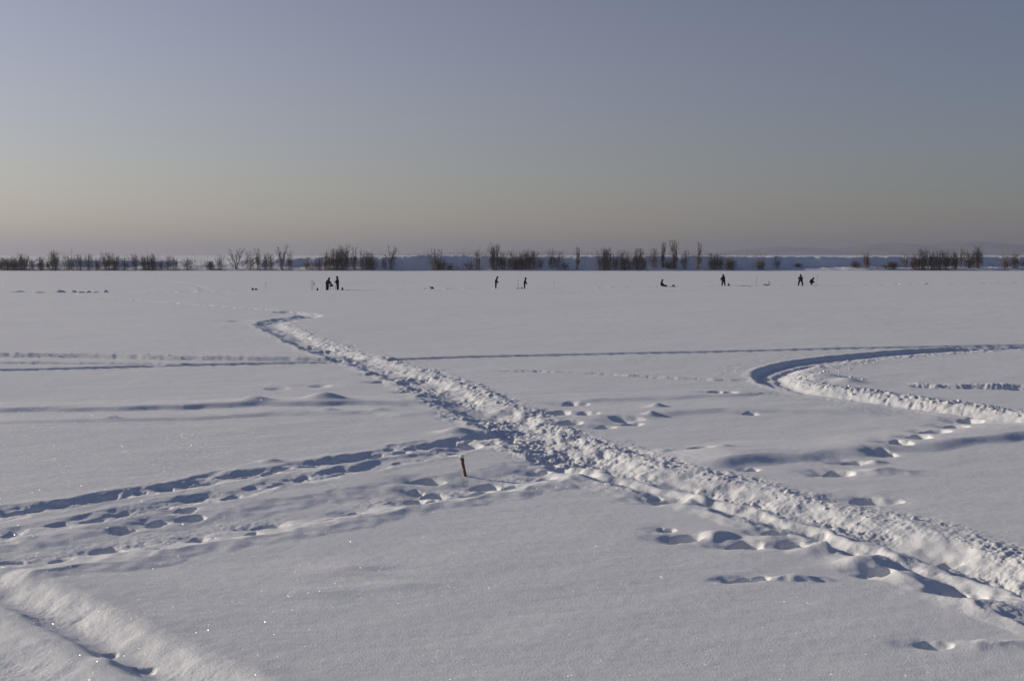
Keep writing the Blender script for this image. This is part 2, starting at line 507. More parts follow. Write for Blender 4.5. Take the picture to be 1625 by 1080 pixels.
    trail([(1440, 610.5), (1490, 612), (1560, 613), (1625, 614.5), (1760, 617)], [(-0.7, 0), (-0.35, -0.12), (0.0, -0.08), (0.15, 0.06), (0.5, 0.08), (1.0, 0)], [(-0.6, 0), (0, 0.9), (0.8, 0)], 0.10, seed=20, wob=0.5, wob_len=2.5)

    # walked double trail to the left
    hole = [(-0.5, 0), (-0.38, 0.03), (-0.25, -0.05), (-0.12, -0.19), (0.14, -0.19), (0.26, -0.03), (0.38, 0.04), (0.6, 0)]
    la = [(-140, 850), (0, 820), (55, 806), (92, 801), (148, 792), (207, 780), (240, 774), (314, 762), (369, 752), (462, 742), (517, 732), (587, 723), (650, 714), (700, 704), (738, 697), (775, 692)]
    lb = [(-140, 842), (0, 811), (70, 803), (129, 796), (190, 786), (258, 775), (332, 764), (400, 752), (480, 738), (560, 727), (640, 711), (700, 701)]
    lc = [(-140, 885), (0, 850), (90, 832), (166, 818), (258, 800), (321, 788), (360, 785), (425, 768), (535, 748), (600, 736), (660, 724), (720, 713), (800, 699)]
    rd = random.Random(31)
    def walked(pts, depth, hole_d, step, seed, side=0.1):
        trail(pts, [(-0.8, 0), (-0.45, 0.01), (-0.2, -depth), (0.2, -depth), (0.45, 0.01), (0.8, 0)], [(-0.6, 0), (0, 0.6), (0.6, 0)], 0.03, warp=0.2, seed=seed, wob=0.9, wob_len=1.5)
        P = spline([g(*p) for p in pts], 8)
        seg = np.hypot(*(P[1:] - P[:-1]).T); cum = np.concatenate([[0], np.cumsum(seg)])
        a, k = 0.3, 0
        while a < cum[-1]:
            i_ = max(min(int(np.searchsorted(cum, a)) - 1, len(seg) - 1), 0)
            f = (a - cum[i_]) / max(seg[i_], 1e-6)
            p = P[i_] * (1 - f) + P[i_ + 1] * f
            t = (P[i_ + 1] - P[i_]) / max(seg[i_], 1e-6)
            sd_ = side * (1 if k % 2 else -1) + rd.gauss(0, 0.07)
            if p[1] > 10.5 and rd.random() < 0.88:
                hole_at(p[0] - t[1] * sd_, p[1] + t[0] * sd_, rd.uniform(0.17, 0.29), rd.uniform(0.6, 1.1) * hole_d, rd.uniform(0.5, 0.75), math.atan2(t[1], t[0]) + rd.gauss(0, 0.3), rd.uniform(0, 99))
            a += step * rd.uniform(0.75, 1.3); k += 1
    walked(la, 0.05, 0.065, 0.62, 21)
    walked(lb, 0.03, 0.05, 0.8, 22, 0.14)
    walked(lc, 0.055, 0.035, 0.75, 23)
    # furrow in the near left corner
    trail([(-160, 880), (-60, 915), (0, 933), (62, 958), (123, 988), (180, 1016), (235, 1042), (330, 1088), (460, 1150), (700, 1270), (860, 1360)],
          [(-2.9, -0.01), (-2.2, -0.05), (-1.6, -0.10), (-1.1, -0.10), (-0.62, 0.01), (-0.42, 0.01), (-0.24, -0.10), (-0.08, -0.15), (0.06, -0.14), (0.42, 0.03), (0.58, 0.055), (0.9, 0.03), (1.7, 0)],
          [(-2.6, 0.2), (-1.2, 0.5), (-0.5, 0.3), (0, 0.6), (0.5, 0.3), (1.2, 0)], 0.016, warp=0.05, seed=25, margin=3.1, soft=0.035, wob=0.15, wob_len=1.3)

    # trodden line that links the anglers, and old paths near the far shore
    far = [(-1.2, 0), (-0.6, 0.07), (-0.4, -0.14), (0.4, -0.14), (0.6, 0.06), (1.2, 0)]
    trail([(150, 464), (280, 463), (400, 461), (480, 460.5), (560, 460.5), (640, 459.5), (700, 458.5), (790, 457.5), (900, 457), (1000, 455.5), (1060, 454.6), (1150, 454), (1240, 453.4),
           (1330, 452.3), (1430, 451), (1540, 449.5), (1680, 448)], far, [(-1, 0.4), (0, 1), (1, 0.4)], 0.16, seed=27, margin=1.8, wob=0.7, wob_len=5)
    trail([(820, 463), (950, 463), (1100, 462), (1250, 461), (1400, 460)], [(-0.8, 0), (0, -0.08), (0.8, 0)], [(-1, 0), (0, 1), (1, 0)], 0.07, seed=28, wob=0.8, wob_len=6)
    trail([(188, 434.5), (205, 437), (225, 439), (248, 443.5), (275, 448), (305, 453.5), (320, 459)], [(-1.4, 0), (-0.3, 0.05), (0.5, -0.05), (1.4, 0)], [(-1, 0.3), (0, 1), (1, 0.3)], 0.04, seed=29, wob=0.6, wob_len=7)
    trail([(560, 449), (640, 447.5), (690, 446), (800, 447), (900, 447)], [(-1.2, 0), (0, -0.07), (1.2, 0)], [(-1, 0), (0, 1), (1, 0)], 0.07, seed=30, wob=0.9, wob_len=9)

    # single footprints and holes
    for p in [(1058, 790, 46, 0.22, 0.9, 0, 0.5), (1040, 783, 24, 0.06), (1088, 851, 46, 0.2, 0.8, 0.2, 0.6), (1058, 838, 26, 0.07), (1184, 861, 54, 0.16, 0.6, 0.1, 0.8),
              (1264, 864, 42, 0.24, 0.8, -0.4, 0.5), (1238, 844, 40, 0.2, 0.8), (1166, 917, 34, 0.07, 0.6), (1197, 915, 40, 0.09, 0.5, 0, 0.9, 0.9), (1484, 1019, 46, 0.07, 0.6, 0, 1.1, 0.8),
              (1388, 790, 66, 0.22, 0.6, -0.2), (1333, 749, 42, 0.20, 0.8, 0, 1.3, 0.55), (1355, 733, 34, 0.14, 0.7, 0, 0.4), (1406, 719, 27, 0.165, 1.2), (1428, 706, 32, 0.165, 1.2), (1461, 697, 28, 0.165, 1.2),
              (1486, 687, 34, 0.175, 1.2), (1518, 677, 28, 0.165, 1.2), (1541, 667, 32, 0.165, 1.2), (1195, 743, 20, 0.13), (1136, 624, 24, 0.1, 0.8), (1157, 625, 24, 0.07), (1192, 656, 22, 0.06),
              (992, 664, 50, 0.11, 0.8, 0.15), (962, 676, 34, 0.15, 0.9), (912, 642, 40, 0.1), (884, 655, 40, 0.13), (932, 657, 34, 0.1), (905, 670, 36, 0.12), (1005, 671, 30, 0.12), (1012, 716, 38, 0.05, 0.6, 0, 0.6, 1.0), (1110, 713, 40, 0.05, 0.6, 0, 0.5, 1.0),
              (640, 604, 22, 0.12, 1.2), (602, 606, 20, 0.12, 1.2), (592, 594, 20, 0.1, 1.2), (645, 622, 20, 0.1, 1.2), (510, 612, 36, 0.04), (440, 616, 36, 0.04), (378, 509, 34, 0.06),
              (170, 867, 40, 0.11, 0.7, 0.1), (24, 889, 64, 0.13, 0.5, 0.25), (250, 827, 30, 0.13), (293, 808, 30, 0.12), (300, 819, 36, 0.1), (195, 838, 32, 0.12), (432, 829, 44, 0.12, 0.6, 0.15),
              (398, 844, 30, 0.06), (562, 808, 28, 0.12), (526, 822, 22, 0.06), (314, 848, 30, 0.06), (255, 868, 26, 0.05), (95, 885, 30, 0.05), (680, 758, 44, 0.18, 0.7), (660, 772, 24, 0.1), (690, 777, 40, 0.13), (662, 792, 34, 0.1), (690, 790, 30, 0.08), (660, 785, 30, 0.1),
              (770, 763, 50, 0.15, 0.6, 0.2), (765, 777, 54, 0.15, 0.6, 0.15), (818, 766, 44, 0.2, 0.7), (858, 743, 26, 0.17), (872, 731, 26, 0.17), (905, 742, 30, 0.17, 0.7, -0.5), (890, 722, 22, 0.14), (845, 727, 18, 0.08), (866, 754, 28, 0.07), (915, 733, 20, 0.12),
              (742, 703, 48, 0.2, 0.8), (798, 692, 40, 0.2, 0.8), (815, 688, 30, 0.15),
              (1296, 843, 28, 0.2), (1401, 905, 36, 0.2, 0.8), (1335, 868, 40, 0.15), (1520, 932, 40, 0.22, 0.8), (1545, 938, 34, 0.22), (1500, 872, 40, 0.08, 0.6), (176, 1022, 24, 0.025), (226, 1044, 46, 0.03, 0.5, -0.5)]:
        pit(*p)
    for p in [(515, 641, 60, 0.24, 0.5), (405, 643, 50, 0.15, 0.5), (1042, 648, 26, 0.13), (1034, 660, 22, 0.13), (725, 687, 52, 0.16, 0.6), (430, 732, 34, 0.08, 0.5), (522, 655, 30, 0.07, 0.5),
              (600, 656, 36, 0.06, 0.5), (177, 667, 26, 0.06, 0.5), (1400, 885, 60, 0.13, 0.8), (1360, 893, 56, 0.12), (1450, 912, 80, 0.13, 0.6, -0.5), (1222, 855, 60, 0.10), (1290, 870, 60, 0.12), (1590, 957, 90, 0.14, 0.6, -0.5), (180, 1045, 50, 0.06), (560, 905, 110, 0.035, 0.5), (500, 940, 120, 0.035, 0.4), (640, 930, 120, 0.035, 0.4), (610, 905, 80, -0.03, 0.4)]:
        mound(*p)

    # far shore: foot, steep shaded bank, and the plain behind it
    f = YY > 300
    x, y = XX[f], YY[f]
    px = x / np.maximum(y, 320) * F_PX + 812.5
    kx = [-400, 0, 60, 90, 115, 140, 200, 262, 300, 345, 400, 480, 560, 640, 700, 800, 900, 1000, 1100, 1180, 1260, 1330, 1400, 1500, 1625, 2000]
    kh = [2.5, 2.4, 2.6, 3.5, 3.7, 3.1, 3.3, 2.9, 2.5, 2.5, 3.2, 3.7, 4.2, 4.55, 4.65, 4.4, 4.5, 4.4, 4.4, 4.5, 4.2, 4.2, 4.2, 4.2, 4.2, 4.0]
    hb = np.interp(px, kx, kh) + 0.16 * perlin(x / 9, y * 0 + 3) + 0.26 * perlin(x / 31, y * 0 + 6) + 0.15
    steep = np.interp(px, [-400, 60, 110, 250, 290, 340, 420, 1250, 1400, 2000], [8, 8, 4.5, 6, 11, 11, 5.5, 5.0, 4.0, 4.0])
    steep = steep * (0.72 + 0.35 * perlin(x / 15 + 4, y * 0 + 9))
    shelf = np.interp(px, [-400, 60, 110, 240, 300, 350, 480, 600, 1200, 1290, 1400, 2000], [3, 3, 2.0, 3, 4, 4, 2.2, 0.8, 1.0, 6, 9, 9])
    foot = 320 + 1.6 * perlin(x / 23, y * 0 + 1.5) + 0.5 * perlin(x / 5, y * 0 + 7)
    lip = 0.55 + 0.25 * perlin(x / 6, y * 0 + 2)
    q = y - foot
    z = lip * smooth01(0, 1.4, q) + 0.5 * smooth01(1.4, 1.4 + shelf, q)
    z += (hb - lip - 0.5) * smooth01(0, 1, np.clip((q - 1.4 - shelf) / steep, 0, 1) * 0.8 + 0.1) * (q > 1.4 + shelf - 0.001)
    z += smooth01(1, 5, q) * (1 - smooth01(14, 22, q)) * (0.22 * perlin(x / 7.5 + 2, y / 3.0) + 0.2 * perlin(x / 3.1, y / 2.3) + 0.14 * perlin(x / 1.2 + 5, y / 1.1))
    back = smooth01(22, 60, q)
    z = z * (1 - back) + back * (2.4 + 0.15 * perlin(x / 60, y / 60))
    fade = 1 - smooth01(2500, 8000, y)
    Z[f] += z * np.maximum(fade, 0.6)

build_ground()

def surf(x, y):
    """height of the built snow surface at a world point"""
    r = min(max(int(np.searchsorted(D, y)) - 1, 0), NR - 2)
    t = x / y
    c = min(max(int(np.searchsorted(T, t)) - 1, 0), NC - 2)
    fy = (y - D[r]) / (D[r + 1] - D[r])
    fx = (t - T[c]) / (T[c + 1] - T[c])
    return float((Z[r, c] * (1 - fx) + Z[r, c + 1] * fx) * (1 - fy) + (Z[r + 1, c] * (1 - fx) + Z[r + 1, c + 1] * fx) * fy)

def link_ground():
    nv = NR * NC
    co = np.stack([XX, YY, Z], -1).reshape(-1, 3)
    extra = np.array([[-4000, -4000, -0.02], [4000, -4000, -0.02], [27, 3, -0.02], [-27, 3, -0.02]])
    co = np.concatenate([co, extra]).astype(np.float32)
    r = np.arange(NR - 1)[:, None] * NC; c = np.arange(NC - 1)[None, :]
    i = (r + c).reshape(-1)
    quads = np.stack([i, i + 1, i + 1 + NC, i + NC], -1)
    quads = np.concatenate([quads, [[nv, nv + 1, nv + 2, nv + 3]]]).astype(np.int32)
    me = bpy.data.meshes.new('snow_ground')
    me.vertices.add(len(co)); me.vertices.foreach_set('co', co.ravel())
    me.loops.add(quads.size); me.loops.foreach_set('vertex_index', quads.ravel())
    me.polygons.add(len(quads))
    me.polygons.foreach_set('loop_start', np.arange(0, quads.size, 4, dtype=np.int32))
    me.polygons.foreach_set('loop_total', np.full(len(quads), 4, np.int32))
    me.polygons.foreach_set('use_smooth', np.ones(len(quads), bool))
    me.update(calc_edges=True)
    me.materials.append(M_SNOW)
    o = bpy.data.objects.new('snow_ground', me)
    C.objects.link(o)
    tag(o, 'snow-covered frozen river with trails, footprints and far snowy bank', kind='structure')
link_ground()

# ------------------------------------------------------------------ far hills and the air in front of them
def build_hills():
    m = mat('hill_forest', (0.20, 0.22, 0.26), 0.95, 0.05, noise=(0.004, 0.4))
    pts = [(560, 0), (640, 4), (700, 9), (780, 12), (860, 14), (940, 10), (1040, 7), (1120, 5), (1180, 9), (1225, 14), (1270, 12), (1320, 10), (1370, 15), (1398, 20), (1430, 18),
           (1470, 15), (1500, 20), (1545, 22), (1590, 17), (1640, 16), (1720, 22), (1820, 16), (2000, 20), (2300, 6)]
    Yc, nx, ny = 7600.0, 260, 14
    xs = np.linspace(560, 2300, nx)
    hp = np.interp(xs, [p[0] for p in pts], [p[1] * (0.45 if p[0] < 1150 else 1.05) for p in pts])
    hm = hp * Yc / F_PX * 0.95
    V, Fc = [], []
    for j in range(ny):
        v = j / (ny - 1) * 2 - 1
        for i, p in enumerate(xs):
            x = (p - 812.5) / F_PX * Yc
            y = Yc + v * 900
            z = hm[i] * (math.cos(v * math.pi / 2) ** 1.2) + 5 * float(perlin(np.array([x / 160.]), np.array([y / 200.]))[0]) * (1 - abs(v)) * min(1, hm[i] / 20)
            V.append((x, y, z + 1.5))
    for j in range(ny - 1):
        for i in range(nx - 1):
            a = j * nx + i
            Fc.append((a, a + 1, a + 1 + nx, a + nx))
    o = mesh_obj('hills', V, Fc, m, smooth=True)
    tag(o, 'faint blue wooded hills low on the horizon', kind='structure')
build_hills()

def build_haze():
    bm = bmesh.new()
    bmesh.ops.create_cube(bm, size=1)
    o = bm_obj('haze', bm, None) if False else None
    me = bpy.data.meshes.new('haze')
    bm.to_mesh(me); bm.free()
    o = bpy.data.objects.new('haze', me)
    C.objects.link(o)
    zlo, zhi = -2.0, 140.0
    o.scale = (90000, 24800, zhi - zlo)
    o.location = (0, -4200 + 12400, (zlo + zhi) / 2)
    m = bpy.data.materials.new('haze')
    m.use_nodes = True
    nt = m.node_tree
    nt.nodes.remove(nt.nodes['Principled BSDF'])
    v = nt.nodes.new('ShaderNodeVolumePrincipled')
    v.inputs['Color'].default_value = (0.36, 0.37, 0.43, 1)
    v.inputs['Density'].default_value = 0.0002
    v.inputs['Anisotropy'].default_value = 0.35
    nt.links.new(v.outputs['Volume'], nt.nodes['Material Output'].inputs['Volume'])
    me.materials.append(m)
    tag(o, 'thin cold winter haze over the frozen river', kind='stuff')
build_haze()

# ------------------------------------------------------------------ bare shrubs along the far bank
M_BARK = mat('grey_bark', (0.14, 0.115, 0.10), 0.9, 0.1, noise=(3.0, 0.35))
M_BARK2 = mat('brown_bark', (0.19, 0.14, 0.11), 0.9, 0.1, noise=(3.0, 0.35))
M_REED = mat('dry_reed', (0.28, 0.20, 0.12), 0.9, 0.1, noise=(2.0, 0.4))

class Tubes:
    def __init__(self): self.v = []; self.f = []
    def add(self, pts, radii, sides=3):
        base = len(self.v)
        n = len(pts)
        for i, p in enumerate(pts):
            a = pts[max(i - 1, 0)]; b = pts[min(i + 1, n - 1)]
            t = (b - a).normalized()
            u = t.orthogonal().normalized(); w = t.cross(u)
            for k in range(sides):
                an = 2 * math.pi * k / sides
                self.v.append(p + (u * math.cos(an) + w * math.sin(an)) * radii[i])
        for i in range(n - 1):
            for k in range(sides):
                a = base + i * sides + k; b = base + i * sides + (k + 1) % sides
                self.f.append((a, b, b + sides, a + sides))
        self.f.append(tuple(base + k for k in range(sides))[::-1])
        self.f.append(tuple(base + (n - 1) * sides + k for k in range(sides)))
    def mesh(self, name, material):
        me = bpy.data.meshes.new(name)
        me.from_pydata([tuple(p) for p in self.v], [], self.f)
        me.update(); me.materials.append(material)
        return me

def shrub_meshes(i, kind):
    """height about 1, spread about 0.35; scaled in place. Returns stem and twig meshes"""
    rd = random.Random(100 + i)
    st, tw = Tubes(), Tubes()
    n = {'dense': 54, 'loose': 24, 'vee': 10, 'tree': 10}[kind]
    for k in range(n):
        az = rd.uniform(0, 2 * math.pi)
        spread = rd.uniform(0.0, 0.20) if kind != 'vee' else rd.uniform(0.18, 0.42)
        if kind == 'tree': spread = rd.uniform(0.05, 0.26)
        h = (0.42 + 0.55 * rd.random()) if k > 3 else rd.uniform(0.9, 1.0)
        base = Vector((rd.gauss(0, 0.13), rd.gauss(0, 0.13), -0.04))
        if kind in ('tree', 'vee'): base *= 0.4
        p = base.copy(); pts = [p.copy()]
        segs = 6
        for s in range(segs):
            f = (s + 1) / segs
            out = spread * (f ** 0.8) / segs * 1.5
            p = p + Vector((math.cos(az) * out + rd.gauss(0, .012), math.sin(az) * out + rd.gauss(0, .012), h / segs))
            pts.append(p.copy())
        r0 = rd.uniform(0.006, 0.0095) * (1.7 if kind == 'tree' else 1.2 if kind == 'vee' else 1.0)
        st.add(pts, [r0 * (1 - 0.62 * j / segs) for j in range(segs + 1)])
        nt_ = {'dense': 7, 'loose': 8, 'vee': 10, 'tree': 18}[kind]
        for j in range(nt_):
            f = rd.uniform(0.25, 0.97)
            seg = min(int(f * segs), segs - 1)
            q = pts[seg].lerp(pts[seg + 1], f * segs - seg)
            a2 = az + rd.gauss(0, 1.1)
            ln = rd.uniform(0.10, 0.26) * (1.2 - 0.6 * f)
            e = rd.uniform(0.5, 1.25)
            dv = Vector((math.cos(a2) * math.cos(e), math.sin(a2) * math.cos(e), math.sin(e)))
            mid = q + dv * ln * 0.5
            end = mid + (dv + Vector((0, 0, 0.5))).normalized() * ln * 0.5
            tw.add([q, mid, end], [0.0045, 0.0038, 0.0026])
            for _ in range(2):
                d2 = (dv + Vector((rd.gauss(0, .5), rd.gauss(0, .5), rd.uniform(0, .6)))).normalized()
                tw.add([mid, mid + d2 * ln * 0.5], [0.0034, 0.0024])
    mt = M_BARK if i % 3 else M_BARK2
    return st.mesh('stems', mt), tw.mesh('twigs', mt)

SHRUB = {k: [shrub_meshes(j + off, k) for j in range(nn)] for off, (k, nn) in
         zip((0, 20, 40, 60), (('dense', 6), ('loose', 6), ('vee', 3), ('tree', 2)))}

# px x, base y, top y, width px, kind
SHRUBS = [
 (2, 428, 409, 14, 'dense'), (15, 428, 408, 18, 'dense'), (27, 428, 413, 10, 'dense'), (38, 428, 402, 16, 'dense'), (53, 427, 411, 8, 'loose'), (67, 428, 407, 9, 'dense'), (79, 427, 412, 10, 'loose'),
 (89, 428, 397, 11, 'dense'), (113, 428, 408, 14, 'loose'), (129, 428, 403, 11, 'loose'), (143, 428, 403, 11, 'loose'), (157, 428, 409, 9, 'loose'),
 (172, 429, 401, 13, 'dense'), (185, 428, 405, 10, 'dense'), (200, 428, 410, 9, 'loose'), (216, 428, 403, 12, 'loose'), (232, 429, 405, 13, 'dense'), (244, 429, 402, 10, 'dense'),
 (256, 428, 410, 9, 'loose'), (269, 428, 406, 9, 'loose'), (279, 428, 408, 9, 'loose'),
 (300, 428, 409, 12, 'loose'), (335, 428, 414, 12, 'dense'), (351, 428, 404, 10, 'loose'), (376, 428, 395, 18, 'vee'), (398, 428, 400, 11, 'loose'), (411, 428, 396, 13, 'tree'),
 (423, 428, 401, 10, 'loose'), (432, 428, 403, 8, 'loose'), (447, 429, 391, 18, 'vee'), (460, 429, 399, 9, 'loose'), (490, 429, 411, 16, 'loose'), (506, 429, 409, 12, 'loose'),
 (521, 429, 399, 14, 'dense'), (534, 429, 395, 14, 'dense'), (546, 429, 389, 16, 'dense'),
 (562, 429, 394, 12, 'tree'), (576, 429, 398, 11, 'loose'), (587, 429, 401, 14, 'dense'), (610, 429, 408, 9, 'loose'), (622, 428, 393, 20, 'vee'),
 (692, 429, 394, 16, 'loose'), (700, 430, 411, 15, 'dense'), (715, 429, 417, 13, 'loose'), (745, 427, 412, 12, 'loose'), (758, 427, 396, 10, 'loose'),
 (785, 430, 388, 15, 'dense'), (797, 430, 401, 11, 'dense'), (808, 429, 398, 11, 'loose'), (818, 430, 403, 10, 'dense'),
 (828, 430, 402, 10, 'dense'), (838, 430, 396, 15, 'dense'), (848, 430, 396, 10, 'loose'), (857, 428, 407, 8, 'loose'), (875, 428, 395, 10, 'loose'), (885, 428, 399, 13, 'loose'), (897, 429, 416, 9, 'loose'),
 (916, 427, 395, 12, 'tree'), (960, 429, 394, 19, 'dense'), (976, 428, 403, 10, 'loose'), (989, 429, 397, 12, 'dense'), (998, 429, 405, 9, 'loose'), (1012, 429, 394, 15, 'dense'), (1022, 428, 406, 8, 'loose'), (1037, 423, 393, 11, 'loose'),
 (1051, 424, 387, 11, 'tree'), (1060, 430, 412, 12, 'dense'), (1070, 425, 384, 18, 'tree'), (1085, 426, 398, 10, 'loose'),
 (1108, 425, 388, 13, 'tree'), (1132, 428, 402, 15, 'dense'), (1142, 428, 404, 9, 'loose'),
 (1158, 427, 407, 13, 'dense'), (1205, 426, 409, 12, 'dense'), (1232, 425, 407, 9, 'loose'), (1266, 423, 416, 10, 'dense'),
 (1356, 424, 414, 12, 'dense'), (1373, 424, 400, 9, 'dense'), (1404, 426, 417, 10, 'loose'), (1416, 426, 414, 14, 'dense'), (1435, 424, 404, 9, 'loose'),
 (1452, 427, 402, 13, 'dense'), (1463, 427, 395, 13, 'dense'), (1477, 428, 399, 13, 'dense'), (1488, 428, 398, 12, 'dense'), (1500, 427, 396, 12, 'dense'), (1512, 426, 401, 11, 'dense'),
 (1524, 425, 394, 11, 'loose'), (1537, 425, 401, 12, 'dense'), (1549, 424, 391, 12, 'dense'), (1593, 426, 405, 10, 'dense'), (1607, 424, 401, 11, 'dense'), (1621, 425, 408, 9, 'loose'),
]
ORD = ['first', 'second', 'third', 'fourth', 'fifth', 'sixth', 'seventh', 'eighth', 'ninth', 'tenth', 'eleventh', 'twelfth', 'thirteenth', 'fourteenth', 'fifteenth', 'sixteenth', 'seventeenth', 'eighteenth', 'nineteenth']
MARKS = [(0, 'the left edge'), (497, 'the white sail'), (536, 'the angler in navy'), (787, 'the bowed olive angler'), (832, 'the angler beside a pot'),
         (1050, 'the seated angler'), (1148, 'the angler facing away'), (1286, 'the crouching angler'), (1625, 'the right edge')]

def shrub_label(i):
    x = SHRUBS[i][0]
    best = None
    for mx, name in MARKS:
        if mx == 0 or (mx < x and mx != 1625):
            k = sum(1 for s in SHRUBS if mx < s[0] < x); side = 'from' if mx == 0 else 'right of'
        else:
            k = sum(1 for s in SHRUBS if x < s[0] < mx); side = 'from' if mx == 1625 else 'left of'
        if best is None or k < best[0]: best = (k, side, name)
    k, side, name = best
    h = SHRUBS[i][1] - SHRUBS[i][2]
    size = 'tall' if h > 31 else 'low' if h < 17 else 'bare'
    look = {'dense': 'bushy', 'loose': 'sparse', 'vee': 'forked', 'tree': 'twiggy'}[SHRUBS[i][4]]
    return f"{size} {look} leafless shrub on far bank, {ORD[k]} {side} {name}"

def bank_y(px, py):
    """where on the far shore a shrub stands whose foot is seen at this pixel"""
    best = (9e9, 322)
    u = (px - 812.5) / F_PX
    for y in np.arange(321, 334, 0.5):
        z = surf(u * y, y)
        yy = 404 + (CAM_H - z) / y * F_PX
        e = abs(yy - py)
        if e < best[0]: best = (e, y)
    return best[1]

for i, (px, by, ty, w, kind) in enumerate(SHRUBS):
    y = bank_y(px, by + 0.5)
    x = (px - 812.5) / F_PX * y
    z = surf(x, y)
    top = CAM_H + (404 - ty) / F_PX * y
    h = max(top - z, 1.5) * 1.1
    sx = w / F_PX * y / 0.48
    o = empty('bare_shrub', (x, y, z), random.uniform(0, 6.28))
    o.scale = (sx, sx, h)
    tag(o, shrub_label(i), 'shrub', 'bare shrubs along the far bank')
    a, b = SHRUB[kind][i % len(SHRUB[kind])]
    for nm, me in (('stems', a), ('twigs', b)):
        c = bpy.data.objects.new(nm, me); C.objects.link(c); c.parent = o; c['kind'] = 'stuff'

def build_reeds():
    """dry grass stalks at the shore line and scrub on the bank top: nobody could count them"""
    rd = random.Random(5)
    t = Tubes()
    for _ in range(3600):
        px = rd.uniform(-120, 1750)
        dens = np.interp(px, [-120, 350, 560, 760, 830, 1000, 1250, 1750], [1, 1, .9, .7, .3, .25, .2, .2])
        if rd.random() > dens: continue
        if perlin(np.array([px / 26.0]), np.array([3.3]))[0] < -0.15: continue
        y = rd.choice((rd.gauss(318, 1.6), rd.uniform(319, 324)))
        x = (px - 812.5) / F_PX * y
        z = surf(x, y) - 0.05
        h = rd.uniform(0.25, 0.9) if y < 319.5 else rd.uniform(0.4, 1.5)
        l = Vector((rd.gauss(0, .12), rd.gauss(0, .12), 1)) * h
        p = Vector((x, y, z))
        t.add([p, p + l], [0.025, 0.012])
    me = t.mesh('dry_reeds', M_REED)
    o = bpy.data.objects.new('dry_reeds', me); C.objects.link(o)
    tag(o, 'dry straw-coloured reeds and grass along the foot of the far bank', kind='stuff')
    t = Tubes()
    for _ in range(4200):
        px = rd.uniform(-100, 1750)
        dens = np.interp(px, [-100, 60, 250, 330, 420, 600, 725, 735, 770, 800, 1000, 1100, 1155, 1175, 1205, 1220, 1300, 1750],
                         [.9, .9, .9, .7, .35, .3, .5, 1, .9, .35, .35, .4, .9, 1, .8, .35, .35, .35])
        if rd.random() > dens: continue
        if perlin(np.array([px / 9.0]), np.array([8.3]))[0] < -0.1: continue
        y = rd.uniform(333, 344) if rd.random() < .75 else rd.uniform(350, 430)
        x = (px - 812.5) / F_PX * y
        z = surf(x, y) - 0.05
        h = rd.uniform(0.2, 0.7) + (rd.random() ** 6) * 1.6
        p = Vector((x, y, z))
        t.add([p, p + Vector((rd.gauss(0, .2), rd.gauss(0, .2), 1)) * h], [0.04, 0.02])
    me = t.mesh('bank_scrub', M_BARK2)
    o = bpy.data.objects.new('bank_scrub', me); C.objects.link(o)
    tag(o, 'low brown scrub and weed stalks on the bank top', kind='stuff')
build_reeds()

def build_brush():
    """fine upright willow whips that fill the strip between the shrubs"""
    rd = random.Random(9)
    t = Tubes()
    for _ in range(3900):
        px = rd.uniform(-120, 1750)
        dens = np.interp(px, [-120, 0, 250, 300, 350, 560, 600, 640, 680, 770, 860, 940, 1160, 1200, 1240, 1340, 1440, 1450, 1555, 1560, 1750],
                         [.7, .7, .7, .5, .45, .55, .55, .15, .35, .5, .55, .4, .4, .2, .06, .06, .3, .9, .9, .15, .2])
        if rd.random() > dens: continue
        n_ = perlin(np.array([px / 7.0]), np.array([1.3]))[0] + 0.6 * perlin(np.array([px / 23.0]), np.array([5.3]))[0]
        if n_ < -0.25: continue
        y = rd.uniform(320.5, 330) if rd.random() < 0.8 else rd.uniform(330, 345)
        x = (px - 812.5) / F_PX * y
        z = surf(x, y) - 0.05
        h = rd.uniform(0.5, 2.2) * (0.7 + 1.1 * max(n_, 0)) + (rd.random() ** 4) * 2.6
        p = Vector((x, y, z)); lean = Vector((rd.gauss(0, .14), rd.gauss(0, .14), 1)) * h
        mid = p + lean * 0.55
        t.add([p, mid, p + lean + Vector((rd.gauss(0, .06), 0, 0)) * h], [0.020, 0.014, 0.008])
        for _k in range(2):
            t.add([mid, mid + (lean.normalized() + Vector((rd.gauss(0, .45), rd.gauss(0, .3), 0))) * h * rd.uniform(.2, .42)], [0.014, 0.009])
    o = bpy.data.objects.new('willow_brush', t.mesh('willow_brush', M_BARK2)); C.objects.link(o)
    tag(o, 'fine leafless willow brush filling the foot of the far bank', kind='stuff')
build_brush()

# ------------------------------------------------------------------ the stake in the snow
M_WOOD = mat('weathered_wood', (0.15, 0.08, 0.042), 0.9, 0.1, noise=(26, 0.6), bump=0.6)

def lathe(bm, rings, sides=12):
    """rings: (centre, radius) along a bent axis"""
    rows = []
    for i, (c, r) in enumerate(rings):
        c = Vector(c)
        rows.append([bm.verts.new(c + Vector((math.cos(2 * math.pi * k / sides) * r, math.sin(2 * math.pi * k / sides) * r, 0))) for k in range(sides)])
    for a, b in zip(rows[:-1], rows[1:]):
        for k in range(sides):
            bm.faces.new((a[k], a[(k + 1) % sides], b[(k + 1) % sides], b[k]))
    bm.faces.new(rows[0][::-1]); bm.faces.new(rows[-1])

def jitter(bm, amt, seed):
    rd = random.Random(seed)
    for v in bm.verts:
        v.co += Vector((rd.uniform(-1, 1), rd.uniform(-1, 1), rd.uniform(-1, 1))) * amt

